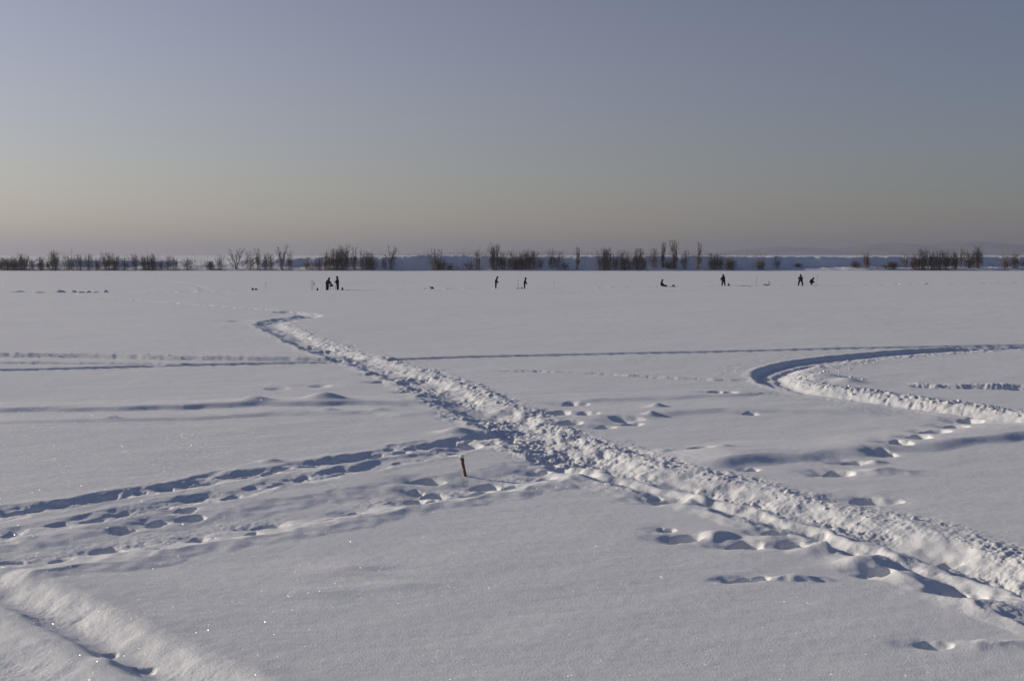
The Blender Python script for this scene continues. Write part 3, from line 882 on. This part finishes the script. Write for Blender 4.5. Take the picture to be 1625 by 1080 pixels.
def build_stake():
    x, y = g(738.5, 750)
    o = empty('wooden_stake', (x, y, surf(x, y) - 0.02))
    k = y / F_PX
    bm = bmesh.new()
    lathe(bm, [((0.0, 0, -0.15), 2.6 * k), ((0, 0, 0.0), 2.6 * k), ((-1.2 * k, 0, 8 * k), 2.3 * k), ((-2.6 * k, 0, 15 * k), 2.5 * k), ((-3.8 * k, 0, 21 * k), 2.6 * k), ((-5 * k, 0, 28 * k), 3.2 * k), ((-5.6 * k, 0, 32.5 * k), 3.0 * k)])
    jitter(bm, 0.0045, 3)
    bm_obj('stick', bm, M_WOOD, o, True)
    bm = bmesh.new()
    bmesh.ops.create_icosphere(bm, subdivisions=3, radius=1)
    for v in bm.verts:
        v.co = Vector((v.co.x * 3.9 * k, v.co.y * 3.9 * k, v.co.z * (3.4 if v.co.z > 0 else 2.2) * k)) + Vector((-5.8 * k, 0, 32.6 * k))
    jitter(bm, 0.002, 4)
    bm_obj('snow_cap', bm, M_SNOW, o, True)
    for dz, dx, r in ((12, -3.6, 1.0), (25, -6.4, 1.3), (22, -1.8, 0.9)):
        bm = bmesh.new()
        bmesh.ops.create_icosphere(bm, subdivisions=2, radius=r * k)
        for v in bm.verts: v.co = Vector((v.co.x + dx * k, v.co.y - 1.3 * k, v.co.z * 1.5 + dz * k))
        bm_obj('frost_clump', bm, M_SNOW, o, True)
    tag(o, 'short leaning brown wooden stake with snow cap, standing in the snow', 'stake')
build_stake()

# ------------------------------------------------------------------ clods thrown up along the trodden trails
def build_clods():
    rd = random.Random(21)
    V, Fc = [], []
    tb = bmesh.new(); bmesh.ops.create_icosphere(tb, subdivisions=1, radius=1)
    tv = [v.co.copy() for v in tb.verts]; tf = [[v.index for v in f.verts] for f in tb.faces]
    tb.free()
    def clod(x, y, r):
        z = surf(x, y)
        b = len(V)
        sx, sy, sz = (rd.uniform(0.7, 1.3) for _ in range(3))
        rot = Matrix.Rotation(rd.uniform(0, 6.28), 3, 'Z') @ Matrix.Rotation(rd.uniform(-.6, .6), 3, 'X')
        for v in tv:
            w = v * (1 + rd.uniform(-.28, .28))
            w = rot @ Vector((w.x * sx, w.y * sy, w.z * sz * 0.8)) * r
            V.append((x + w.x, y + w.y, z + w.z + r * 0.15))
        for f in tf: Fc.append(tuple(b + k for k in f))
    runs = [([(431, 516), (480, 539), (560, 567.5), (645, 596), (740, 640), (832, 682), (950, 733), (1066, 764), (1220, 800), (1371, 840), (1512, 890), (1640, 935)], 330, (-1.5, 1.9)),
            ([(1250, 612), (1290, 619), (1340, 626), (1400, 633), (1480, 644), (1550, 654), (1640, 670)], 110, (-0.7, 1.6)),
            ([(1430, 562), (1340, 571), (1297, 578), (1290, 590), (1300, 604)], 110, (-0.2, 1.6)),
            ([(0, 562.5), (140, 564), (270, 567.5), (400, 569.5), (555, 571.5)], 90, (-0.3, 0.9))]
    for pts, n, (s0, s1) in runs:
        P = spline([g(*p) for p in pts], 8)
        seg = np.hypot(*(P[1:] - P[:-1]).T); cum = np.concatenate([[0], np.cumsum(seg)])
        for _ in range(n):
            a = rd.uniform(0, cum[-1]); i = min(int(np.searchsorted(cum, a)) - 1, len(seg) - 1); i = max(i, 0)
            f = (a - cum[i]) / max(seg[i], 1e-6)
            p = P[i] * (1 - f) + P[i + 1] * f
            t = (P[i + 1] - P[i]) / max(seg[i], 1e-6)
            s = rd.uniform(s0, s1)
            if rd.random() < 0.5: s = rd.gauss(1.25, 0.35)
            clod(p[0] - t[1] * s, p[1] + t[0] * s, min(0.012 + rd.expovariate(1 / 0.016), 0.07))
    o = mesh_obj('snow_clods', V, Fc, M_SNOW, smooth=True)
    tag(o, 'broken snow clods scattered along the trodden trails', kind='stuff')
build_clods()

# ------------------------------------------------------------------ the anglers
def cloth(name, col): return mat(name, col, 0.9, 0.1, noise=(9, 0.25), bump=0.3)
M_OLIVE = cloth('olive_cloth', (0.030, 0.030, 0.018)); M_NAVY = cloth('navy_cloth', (0.014, 0.018, 0.034)); M_BLACK = cloth('black_cloth', (0.012, 0.012, 0.015))
M_DKGREEN = cloth('dark_green_cloth', (0.018, 0.022, 0.016)); M_TROUSER = cloth('dark_trousers', (0.014, 0.014, 0.018)); M_BOOT = mat('boot_rubber', (0.010, 0.010, 0.010), 0.6, 0.3)
M_SKIN = mat('skin', (0.42, 0.24, 0.17), 0.6, 0.3); M_EYE = mat('eye', (0.02, 0.015, 0.012), 0.3, 0.5)

def person(px, py, rz, label, jacket, lean=8, head=15, legs=((4, -2), (-4, -4)), arms=((12, 30), (12, 30)), stance=0.13, bulk=1.15, h=1.74, seat=None, arm_out=(8, 8), trousers=None):
    """legs / arms: (upper, lower) angles from hanging straight down, forward positive; faces local +x"""
    k = h / 1.78
    bulk *= 1.36
    V, E, Rd, part = [], [], [], []
    def add(p, r, parent=None, ry=None, tagname='jacket'):
        V.append(Vector(p)); Rd.append((r, ry or r)); part.append(tagname)
        if parent is not None: E.append((parent, len(V) - 1))
        return len(V) - 1
    def swing(deg, ln, side=0.0):
        a = R(deg); b = R(side)
        return Vector((math.sin(a) * ln, math.sin(b) * ln, -math.cos(a) * ln * math.cos(b)))
    up = Vector((math.sin(R(lean)), 0, math.cos(R(lean))))
    up2 = Vector((math.sin(R(lean * 1.35)), 0, math.cos(R(lean * 1.35))))
    pel = add((0, 0, 0), 0.160 * bulk, ry=0.185 * bulk)
    waist = add(up * 0.18, 0.145 * bulk, pel, ry=0.165 * bulk)
    chest = add(up * 0.18 + up2 * 0.20, 0.150 * bulk, waist, ry=0.185 * bulk)
    neckp = V[chest] + up2 * 0.16
    neck = add(neckp, 0.105, chest, ry=0.12)
    hd = Vector((math.sin(R(lean + head)), 0, math.cos(R(lean + head))))
    jaw = add(neckp + hd * 0.07, 0.095, neck, tagname='head')
    crown = add(neckp + hd * 0.17 + Vector((0.01, 0, 0)), 0.098, jaw, ry=0.085, tagname='head')
    add(neckp + hd * 0.245, 0.06, crown, tagname='head')
    fwd = Vector((math.cos(R(lean + head)), 0, -math.sin(R(lean + head))))
    hands = []
    for sgn, (ua, la_), out in ((1, arms[0], arm_out[0]), (-1, arms[1], arm_out[1])):
        sh = add(V[chest] + up2 * 0.045 + Vector((0, sgn * 0.18, 0)), 0.092 * bulk, chest)
        el = add(V[sh] + swing(ua, 0.29, sgn * out), 0.074 * bulk, sh)
        wr = add(V[el] + swing(la_, 0.25, sgn * out * 0.3), 0.056 * bulk, el)
        hn = add(V[wr] + swing(la_, 0.09), 0.048, wr, ry=0.03, tagname='glove')
        tip = add(V[hn] + swing(la_ + 18, 0.075), 0.034, hn, ry=0.02, tagname='glove')
        add(V[hn] + Vector((0.035, -sgn * 0.035, -0.015)), 0.02, hn, tagname='glove')
        hands.append(V[tip].copy())
    lows = []
    for sgn, (ta, sa) in ((1, legs[0]), (-1, legs[1])):
        hp = add((0, sgn * stance * 0.85, -0.07), 0.108 * bulk, pel, tagname='trousers')
        kn = add(V[hp] + swing(ta, 0.42) + Vector((0, sgn * (stance - 0.10) * .6, 0)), 0.080 * bulk, hp, tagname='trousers')
        an = add(V[kn] + swing(sa, 0.40) + Vector((0, sgn * (stance - 0.10) * .6, 0)), 0.066 * bulk, kn, tagname='boot')
        ff = 90 if abs(sa) < 55 else 178
        toe_dir = Vector((1, sgn * 0.15, -0.12)).normalized() if abs(sa) < 55 else Vector((0.25, sgn * .25, 0.95)).normalized()
        he = add(V[an] + (Vector((-0.03, 0, -0.06)) if abs(sa) < 55 else Vector((0.05, 0, -0.01))), 0.055, an, tagname='boot')
        add(V[he] + toe_dir * 0.20, 0.042, he, tagname='boot')
        lows.append(V[he].z - 0.055)
    zmin = min(lows) if seat is None else -0.17 * bulk
    for v in V: v.z -= zmin - (0 if seat is None else seat)
    me = bpy.data.meshes.new('tmp')
    me.from_pydata([v * k for v in V], E, []); me.update()
    tmp = bpy.data.objects.new('tmp', me); C.objects.link(tmp)
    md = tmp.modifiers.new('s', 'SKIN'); md.use_smooth_shade = True; md.branch_smoothing = 0.4
    sv = me.skin_vertices[0].data
    for i, r in enumerate(Rd):
        sv[i].radius = (r[0] * k, r[1] * k); sv[i].use_root = (i == 0)
    ss = tmp.modifiers.new('d', 'SUBSURF'); ss.levels = ss.render_levels = 2
    dg = bpy.context.evaluated_depsgraph_get()
    out = bpy.data.meshes.new_from_object(tmp.evaluated_get(dg))
    bpy.data.objects.remove(tmp); bpy.data.meshes.remove(me)
    out.materials.clear()
    for m in (jacket, M_SKIN, M_BLACK, trousers or M_TROUSER, M_BOOT): out.materials.append(m)
    order = {'jacket': 0, 'head': 1, 'glove': 2, 'trousers': 3, 'boot': 4}
    P = np.array([v * k for v in V]); codes = np.array([order[p] for p in part])
    cen = np.empty(len(out.polygons) * 3); out.polygons.foreach_get('center', cen)
    cen = cen.reshape(-1, 3)
    near = codes[np.argmin(((cen[:, None, :] - P[None]) ** 2).sum(-1), axis=1)]
    out.polygons.foreach_set('material_index', near.astype(np.int32))
    out.polygons.foreach_set('use_smooth', np.ones(len(out.polygons), bool))
    out.update()
    x, y = g(px, py)
    root = bpy.data.objects.new('person', out); C.objects.link(root)
    root.location = (x, y, surf(x, y) - 0.03); root.rotation_euler = (0, 0, rz)
    out.name = 'person'
    # hood, and a face inside it
    hc = V[crown] * k
    bm = bmesh.new(); bmesh.ops.create_uvsphere(bm, u_segments=16, v_segments=12, radius=0.165 * k)
    kill = [f for f in bm.faces if f.calc_center_median().normalized().dot(fwd) > 0.62]
    bmesh.ops.delete(bm, geom=kill, context='FACES')
    for v in bm.verts:
        v.co = Vector((v.co.x * 1.05, v.co.y * 0.92, v.co.z * (1.08 if v.co.z > 0 else 1.5))) + hc - fwd * 0.015
    hood = bm_obj('hood', bm, jacket, root, True)
    sm = hood.modifiers.new('thick', 'SOLIDIFY'); sm.thickness = 0.02
    for sgn in (-1, 1):
        bm = bmesh.new(); bmesh.ops.create_icosphere(bm, subdivisions=1, radius=0.014)
        for v in bm.verts: v.co += hc + fwd * 0.092 + Vector((0, sgn * 0.034, 0)) - hd * 0.02
        bm_obj('eye', bm, M_EYE, root, True)
    bm = bmesh.new(); bmesh.ops.create_cone(bm, cap_ends=True, segments=6, radius1=0.02, radius2=0.008, depth=0.05)
    for v in bm.verts: v.co += hc + fwd * 0.105 - hd * 0.055
    bm_obj('nose', bm, M_SKIN, root, True)
    bm = bmesh.new(); bmesh.ops.create_cube(bm, size=1)
    for v in bm.verts: v.co = Vector((v.co.x * 0.012, v.co.y * 0.05, v.co.z * 0.01)) + hc + fwd * 0.085 - hd * 0.105
    bm_obj('mouth', bm, M_EYE, root)
    tag(root, label, 'person')
    root['group'] = 'anglers on the ice'
    Rz = Matrix.Rotation(rz, 3, 'Z')
    return root, [root.location + Rz @ (hh * k) for hh in hands]

PI = math.pi
person(519.5, 460, R(-8), 'hooded angler in bulky olive coat bending over the small folding table', M_OLIVE, lean=17, head=18, legs=((7, -4), (-2, -8)), arms=((30, 52), (26, 48)), bulk=1.45, h=1.80)
person(536, 459.6, R(172), 'angler in navy suit reaching one arm down to the folding table', M_NAVY, lean=3, head=10, legs=((3, -2), (-2, -3)), arms=((16, 8), (40, 62)), bulk=1.1, h=1.90, trousers=M_NAVY)
person(787, 457.4, R(0), 'bowed angler in olive jacket standing alone, hands held in front', M_OLIVE, lean=11, head=26, legs=((0, -2), (-2, -4)), arms=((10, 34), (12, 40)), h=1.78)
person(832.5, 457.4, R(5), 'dark hooded angler standing with bent head beside the stake and small pot', M_BLACK, lean=9, head=16, legs=((2, -3), (-4, -3)), arms=((10, 30), (14, 38)), h=1.74, bulk=1.05)
person(1049.5, 454.2, R(-6), 'angler seated on the snow with both legs stretched out', M_BLACK, lean=6, head=28, legs=((84, 82), (78, 84)), arms=((20, 50), (24, 55)), seat=0.05, h=1.76, bulk=1.2)
person(1148, 453.3, R(112), 'black-clad angler turned away, one arm lowered from the side, beside a dark pack', M_BLACK, lean=5, head=8, legs=((5, 0), (-6, -3)), arms=((14, 20), (4, 10)), stance=0.17, bulk=1.3, h=1.80, arm_out=(30, 10))
person(1270.3, 453.2, R(80), 'tall dark green angler standing with legs apart next to the crouching one', M_DKGREEN, lean=3, head=5, legs=((5, 0), (-3, -5)), arms=((25, 110), (8, 14)), stance=0.22, bulk=1.22, h=1.88, arm_out=(22, 8))
person(1285.5, 452.5, R(0), 'crouching angler in dark coat bent over an ice hole', M_BLACK, lean=38, head=12, legs=((78, -28), (62, -48)), arms=((18, 30), (24, 36)), bulk=1.2, h=1.76)

# ------------------------------------------------------------------ their gear
M_BAG = cloth('bag_cloth', (0.016, 0.016, 0.020)); M_BAG2 = cloth('grey_bag_cloth', (0.03, 0.03, 0.034)); M_WHITE = mat('white_cloth', (0.78, 0.79, 0.84), 0.8, 0.2, noise=(3, 0.06))
M_ALU = mat('pale_metal', (0.55, 0.55, 0.57), 0.5, 0.4, metallic=0.4); M_POLE = mat('grey_pole', (0.16, 0.16, 0.19), 0.7, 0.2); M_BLUE = mat('blue_print', (0.10, 0.13, 0.42), 0.7, 0.2)
def sail_cloth():
    m = mat('sail_cloth', (0.80, 0.80, 0.84), 0.8, 0.1, noise=(3, 0.05))
    nt = m.node_tree
    tr = nt.nodes.new('ShaderNodeBsdfTranslucent'); tr.inputs['Color'].default_value = (0.8, 0.8, 0.84, 1)
    mx = nt.nodes.new('ShaderNodeMixShader'); mx.inputs[0].default_value = 0.75
    nt.links.new(nt.nodes['Principled BSDF'].outputs[0], mx.inputs[1]); nt.links.new(tr.outputs[0], mx.inputs[2])
    nt.links.new(mx.outputs[0], nt.nodes['Material Output'].inputs['Surface'])
    return m
M_SAIL = sail_cloth()
M_SLED = mat('sled_plastic', (0.02, 0.02, 0.022), 0.5, 0.4)

def box(bm, c, s, bev=0.0, rot=None):
    r = bmesh.ops.create_cube(bm, size=1)
    vs_ = r['verts']
    for v in vs_:
        p = Vector((v.co.x * s[0], v.co.y * s[1], v.co.z * s[2]))
        if rot: p = rot @ p
        v.co = p + Vector(c)
    if bev:
        es = {e for v in vs_ for e in v.link_edges}
        bmesh.ops.bevel(bm, geom=list(es), offset=bev, segments=2, affect='EDGES')

def at(px, py):
    x, y = g(px, py)
    return (x, y, surf(x, y) - 0.01)

def bag(px, py, w, hgt, label, m=M_BAG, peak=0.5, rz=0.0, strap=True, z=None):
    """slumped cloth bag: rounded box pinched at the top, with a carrying strap"""
    loc = at(px, py)
    if z is not None: loc = (loc[0], loc[1], z)
    o = empty('bag', loc, rz)
    bm = bmesh.new()
    bmesh.ops.create_cube(bm, size=1)
    bmesh.ops.subdivide_edges(bm, edges=bm.edges[:], cuts=4, use_grid_fill=True)
    rd = random.Random(int(px))
    for v in bm.verts:
        x, y, zz = v.co
        f = zz + 0.5
        pin = 1 - peak * f ** 1.3
        r = 1 - 0.18 * (abs(x) * 2) ** 4 * (abs(y) * 2) ** 4
        v.co = Vector((x * w * pin * r, y * w * 0.6 * pin * r, f * hgt * (1 - 0.12 * (abs(x) * 2) ** 2))) + Vector((rd.uniform(-1, 1), rd.uniform(-1, 1), rd.uniform(-.5, .5))) * 0.025 * w
    body = bm_obj('bag_body', bm, m, o, True)
    if strap:
        t = Tubes()
        pts = [Vector((math.cos(a) * w * 0.22, 0, hgt * 0.86 + math.sin(a) * hgt * 0.22)) for a in np.linspace(0, PI, 9)]
        t.add(pts, [0.018] * 9, 5)
        s = bpy.data.objects.new('strap', t.mesh('strap', M_BAG2)); C.objects.link(s); s.parent = o
    tag(o, label, 'bag', 'bags and packs on the ice')
    return o

def pole(px, py, top, label, m=M_POLE, r=0.026, lean=0.0, fork=False, handle=True):
    loc = at(px, py)
    hgt = (py - top) / F_PX * loc[1]
    o = empty('upright_pole', loc)
    t = Tubes()
    n = 5
    pts = [Vector((lean * hgt * (i / n) + 0.02 * math.sin(i * 2.1), 0, -0.2 + (hgt + 0.2) * i / n)) for i in range(n + 1)]
    t.add(pts, [r * (1.15 - 0.4 * i / n) for i in range(n + 1)], 6)
    s = bpy.data.objects.new('shaft', t.mesh('shaft', m)); C.objects.link(s); s.parent = o
    t = Tubes()
    if fork:
        t.add([pts[3], pts[3] + Vector((0.18, 0, 0.22)), pts[3] + Vector((0.22, 0, 0.5))], [r * .8, r * .6, r * .4], 5)
        nm = 'side_twig'
    else:
        t.add([Vector((lean * hgt, 0, hgt - 0.14)), Vector((lean * hgt, 0, hgt + 0.02))], [r * 1.5, r * 1.4], 6)
        nm = 'grip'
    s = bpy.data.objects.new(nm, t.mesh(nm, M_BAG)); C.objects.link(s); s.parent = o
    tag(o, label, 'pole', 'thin poles stuck in the ice')

def sled(px, py, w, label, lift=0.16, rz=0.0):
    o = empty('drag_sled', at(px, py), rz)
    bm = bmesh.new()
    n = 10; rows = []
    for i in range(n + 1):
        f = i / n
        x = (f - 0.5) * w
        zf = 0.02 + lift * 1.3 * max(0, (f - 0.75) / 0.25) ** 2
        rows.append([bm.verts.new((x, yy, zf + zz)) for yy, zz in ((-0.27, lift), (-0.24, 0), (0.24, 0), (0.27, lift))])
    for a, b in zip(rows[:-1], rows[1:]):
        for k in range(3): bm.faces.new((a[k], a[k + 1], b[k + 1], b[k]))
    bm.faces.new(rows[0])
    s = bm_obj('tray', bm, M_SLED, o)
    s.modifiers.new('t', 'SOLIDIFY').thickness = 0.02
    t = Tubes()
    t.add([Vector((w / 2, -.1, lift)), Vector((w * .75, 0, 0.06)), Vector((w * .95, 0, 0.03))], [.012] * 3, 4)
    c = bpy.data.objects.new('tow_rope', t.mesh('tow_rope', M_BAG2)); C.objects.link(c); c.parent = o
    tag(o, label, 'sled', 'sleds on the ice')
    return o

def folding_table():
    x, y, z = at(527.6, 459.8)
    o = empty('folding_table', (x, y, z))
    bm = bmesh.new(); box(bm, (0.08, 0, 0.52), (1.0, 0.5, 0.035), 0.008); bm_obj('table_top', bm, M_BAG2, o)
    for sx in (-0.34, 0.48):
        for sy in (-0.2, 0.2):
            t = Tubes(); t.add([Vector((sx * 0.9, sy, 0.5)), Vector((sx, sy, -0.04))], [0.022, 0.02], 6)
            c = bpy.data.objects.new('leg', t.mesh('leg', M_ALU)); C.objects.link(c); c.parent = o
    t = Tubes(); t.add([Vector((-0.33, -0.2, 0.2)), Vector((0.47, -0.2, 0.2))], [0.014] * 2, 5)
    c = bpy.data.objects.new('cross_bar', t.mesh('cross_bar', M_ALU)); C.objects.link(c); c.parent = o
    tag(o, 'small folding table with pale legs between the two anglers', 'table')
    bag(526.0, 459.8, 0.55, 0.27, 'dark bag lying on top of the small folding table', peak=0.35, z=z + 0.54)
folding_table()

def sail():
    x, y, z = at(499.5, 460)
    k = y / F_PX
    o = empty('wind_shield', (x, y, z))
    P = [(-4.0, 0), (4.6, 0), (3.6, 4), (2.0, 9), (0.4, 14), (-0.4, 16.6), (-1.8, 16.9), (-3.6, 12)]
    bm = bmesh.new()
    lay = []
    for off in (-0.012, 0.012):
        lay.append([bm.verts.new((px * k, off - 0.06 * math.sin(py / 17 * PI), py * k)) for px, py in P])
    n = len(P)
    bm.faces.new(lay[0]); bm.faces.new(lay[1][::-1])
    for i in range(n):
        bm.faces.new((lay[0][i], lay[1][i], lay[1][(i + 1) % n], lay[0][(i + 1) % n]))
    bmesh.ops.recalc_face_normals(bm, faces=bm.faces[:])
    bmesh.ops.triangulate(bm, faces=bm.faces[:])
    bm_obj('cloth', bm, M_SAIL, o, False)
    bm = bmesh.new()
    box(bm, (-1.0 * k, -0.095, 10.6 * k), (1.6 * k, 0.012, 2.2 * k), 0.004, Matrix.Rotation(R(-3), 3, 'X'))
    box(bm, (-0.4 * k, -0.105, 8.6 * k), (1.0 * k, 0.012, 0.9 * k), 0.004, Matrix.Rotation(R(-3), 3, 'X'))
    bm_obj('printed_mark', bm, M_BLUE, o)
    t = Tubes(); t.add([Vector((-4.3 * k, 0, -0.1)), Vector((-3.0 * k, 0, 17.4 * k))], [0.022, 0.016], 5)
    c = bpy.data.objects.new('pole', t.mesh('pole', M_POLE)); C.objects.link(c); c.parent = o
    tag(o, 'white triangular cloth wind shield with a small blue mark, standing on the ice', 'wind shield')
sail()
bag(503.8, 460.2, 0.34, 0.36, 'small dark bag at the foot of the white wind shield', peak=0.6)
pole(494, 460.4, 444, 'thin pole left of the white wind shield', r=0.018)
sled(545.5, 460.2, 1.15, 'flat black sled on the snow right of the angler in navy', lift=0.08)
bag(543.4, 460.1, 0.42, 0.40, 'peaked black pack on the flat sled beside the angler in navy', peak=0.75)
bag(401.2, 459.6, 0.36, 0.30, 'round black bag, left one of the lone pair left of the sail', peak=0.4, rz=0.3)
bag(406.3, 459.7, 0.34, 0.24, 'black bag, right one of the lone pair left of the sail', peak=0.2, rz=-0.5)
pole(422.4, 460.2, 447.5, 'crooked thin stick standing right of the lone pair of bags', lean=-0.05, r=0.022, fork=False)

def drum_box():
    o = empty('tackle_box', at(685.3, 458.4), 0.1)
    bm = bmesh.new(); box(bm, (0.05, 0, 0.17), (0.40, 0.32, 0.34), 0.05); bm_obj('box_body', bm, M_SLED, o)
    bm = bmesh.new(); box(bm, (-0.10, 0, 0.385), (0.62, 0.34, 0.075), 0.02, Matrix.Rotation(R(5), 3, 'Y')); bm_obj('seat_lid', bm, M_BAG, o)
    t = Tubes(); t.add([Vector((0.27, -.1, .1)), Vector((0.31, -.1, .24)), Vector((0.31, .1, .24)), Vector((0.27, .1, .1))], [.014] * 4, 5)
    c = bpy.data.objects.new('carry_strap', t.mesh('carry_strap', M_BAG2)); C.objects.link(c); c.parent = o
    tag(o, 'black tackle box with overhanging seat lid, alone on the ice', 'box')
drum_box()

def pot(px, py, r, hgt, label):
    o = empty('pot', at(px, py))
    bm = bmesh.new(); lathe(bm, [((0, 0, 0), r * .85), ((0, 0, hgt * .5), r), ((0, 0, hgt), r * .98), ((0, 0, hgt * 1.02), r * .86), ((0, 0, hgt * .7), r * .82)], 14)
    bm_obj('bowl', bm, M_SLED, o, True)
    t = Tubes(); t.add([Vector((math.cos(a) * r, 0, hgt + math.sin(a) * hgt * .5)) for a in np.linspace(0, PI, 9)], [.01] * 9, 4)
    c = bpy.data.objects.new('handle', t.mesh('handle', M_POLE)); C.objects.link(c); c.parent = o
    tag(o, label, 'pot')
pot(827.8, 457.4, 0.13, 0.24, 'small dark pot between the stake and the hooded angler')
pole(822, 457.2, 443, 'thin grey stake left of the small pot and hooded angler')
bag(822.2, 457.6, 0.48, 0.14, 'flat dark bundle at the foot of the stake near the pot', peak=0.3, strap=False)
pole(879.5, 457.3, 447, 'short thin pole standing alone right of the hooded angler', r=0.016)
bag(1068.8, 454.1, 0.46, 0.22, 'low dark bag on the snow right of the seated angler', peak=0.15)
bag(1156.3, 453.2, 0.42, 0.42, 'pointed dark pack beside the black-clad angler', peak=0.85)
pole(1199.6, 453.9, 437.5, 'forked thin stick standing between the pointed pack and the auger', r=0.018, lean=0.03, fork=True)

def auger():
    loc = at(1219, 453)
    o = empty('ice_auger', loc, 0.1)
    t = Tubes(); t.add([Vector((0.15, 0, 0)), Vector((0.15, 0, 0.42))], [0.05, 0.05], 8)
    c = bpy.data.objects.new('shaft', t.mesh('shaft', M_SLED)); C.objects.link(c); c.parent = o
    t = Tubes(); t.add([Vector((0.15, 0, 0.42)), Vector((0.15, 0, 0.60)), Vector((0.13, 0, 0.72))], [0.055, 0.06, 0.05], 8)
    c = bpy.data.objects.new('handle', t.mesh('handle', M_BAG)); C.objects.link(c); c.parent = o
    t = Tubes(); t.add([Vector((0.15, 0, 0.26)), Vector((0.4, 0, 0.30)), Vector((0.56, 0, 0.22))], [0.018] * 3, 6)
    c = bpy.data.objects.new('crank', t.mesh('crank', M_POLE)); C.objects.link(c); c.parent = o
    tag(o, 'dark ice auger standing upright in the ice with side crank', 'auger')
auger()
sled(1215.6, 453.0, 0.75, 'black sled lying left of the upright ice auger', lift=0.12, rz=PI)
pole(1296.6, 453.0, 437, 'tall thin pole right of the crouching angler', r=0.018)

def snow_heap(px, py, wpx, hpx, seed, label):
    x, y = g(px, py)
    k = y / F_PX
    rd = random.Random(seed)
    bm = bmesh.new(); bmesh.ops.create_icosphere(bm, subdivisions=4, radius=1)
    for v in bm.verts:
        n = 1 + 0.30 * float(perlin(np.array([v.co.x * 1.9 + seed]), np.array([v.co.y * 1.9 + v.co.z]))[0]) + 0.16 * float(perlin(np.array([v.co.x * 5 + seed]), np.array([v.co.y * 5 + v.co.z * 3]))[0])
        v.co = Vector((v.co.x * wpx * k * 0.5 * n, v.co.y * min(wpx * k * 0.5, 0.7) * n, v.co.z * hpx * k * n))
    o = bm_obj('snow_heap', bm, M_SNOW, None, True)
    o.location = (x, y, surf(x, y) - 0.03)
    tag(o, label, 'snow heap', 'heaps of dug snow')
for i, a in enumerate([(30, 463, 22, 1.6, 'low snow heap at the left end of the row of heaps'), (62, 464, 20, 1.6, 'second snow heap from the left end of the row'), (95, 463.6, 16, 3.6, 'largest blue-shaded snow heap in the row at left'),
                       (116, 463.6, 10, 3.4, 'narrow snow heap right beside the largest heap'), (128, 464, 11, 2.4, 'small rough snow heap in the middle of the row'), (140, 463.8, 9, 3.0, 'snow heap left of the two last heaps of the row'),
                       (152, 464, 10, 1.8, 'low snow heap just left of the pointed last heap'), (168, 463.6, 9, 4.2, 'pointed snow heap at the right end of the row'),
                       (1430, 450.8, 9, 1.5, 'dark little snow heap, first of the few near the right edge'), (1468, 450.2, 10, 1.8, 'shaded snow heap, second of the few near the right edge'),
                       (1487, 450.2, 8, 1.0, 'flat snow heap, third of the few near the right edge'), (1526, 449.8, 9, 1.0, 'flat snow heap, fourth of the few near the right edge'),
                       (674, 458.6, 5, 1.0, 'tiny snow heap left of the tackle box'), (714, 458, 5, 1.4, 'tiny snow heap right of the tackle box'), (1041, 454.6, 5, 1.6, 'small white snow heap left of the seated angler'),
                       (1188, 454.8, 7, 1.3, 'small lit snow heap between the pointed pack and the forked stick')]):
    snow_heap(a[0], a[1], a[2], a[3], i * 7 + 1, a[4])
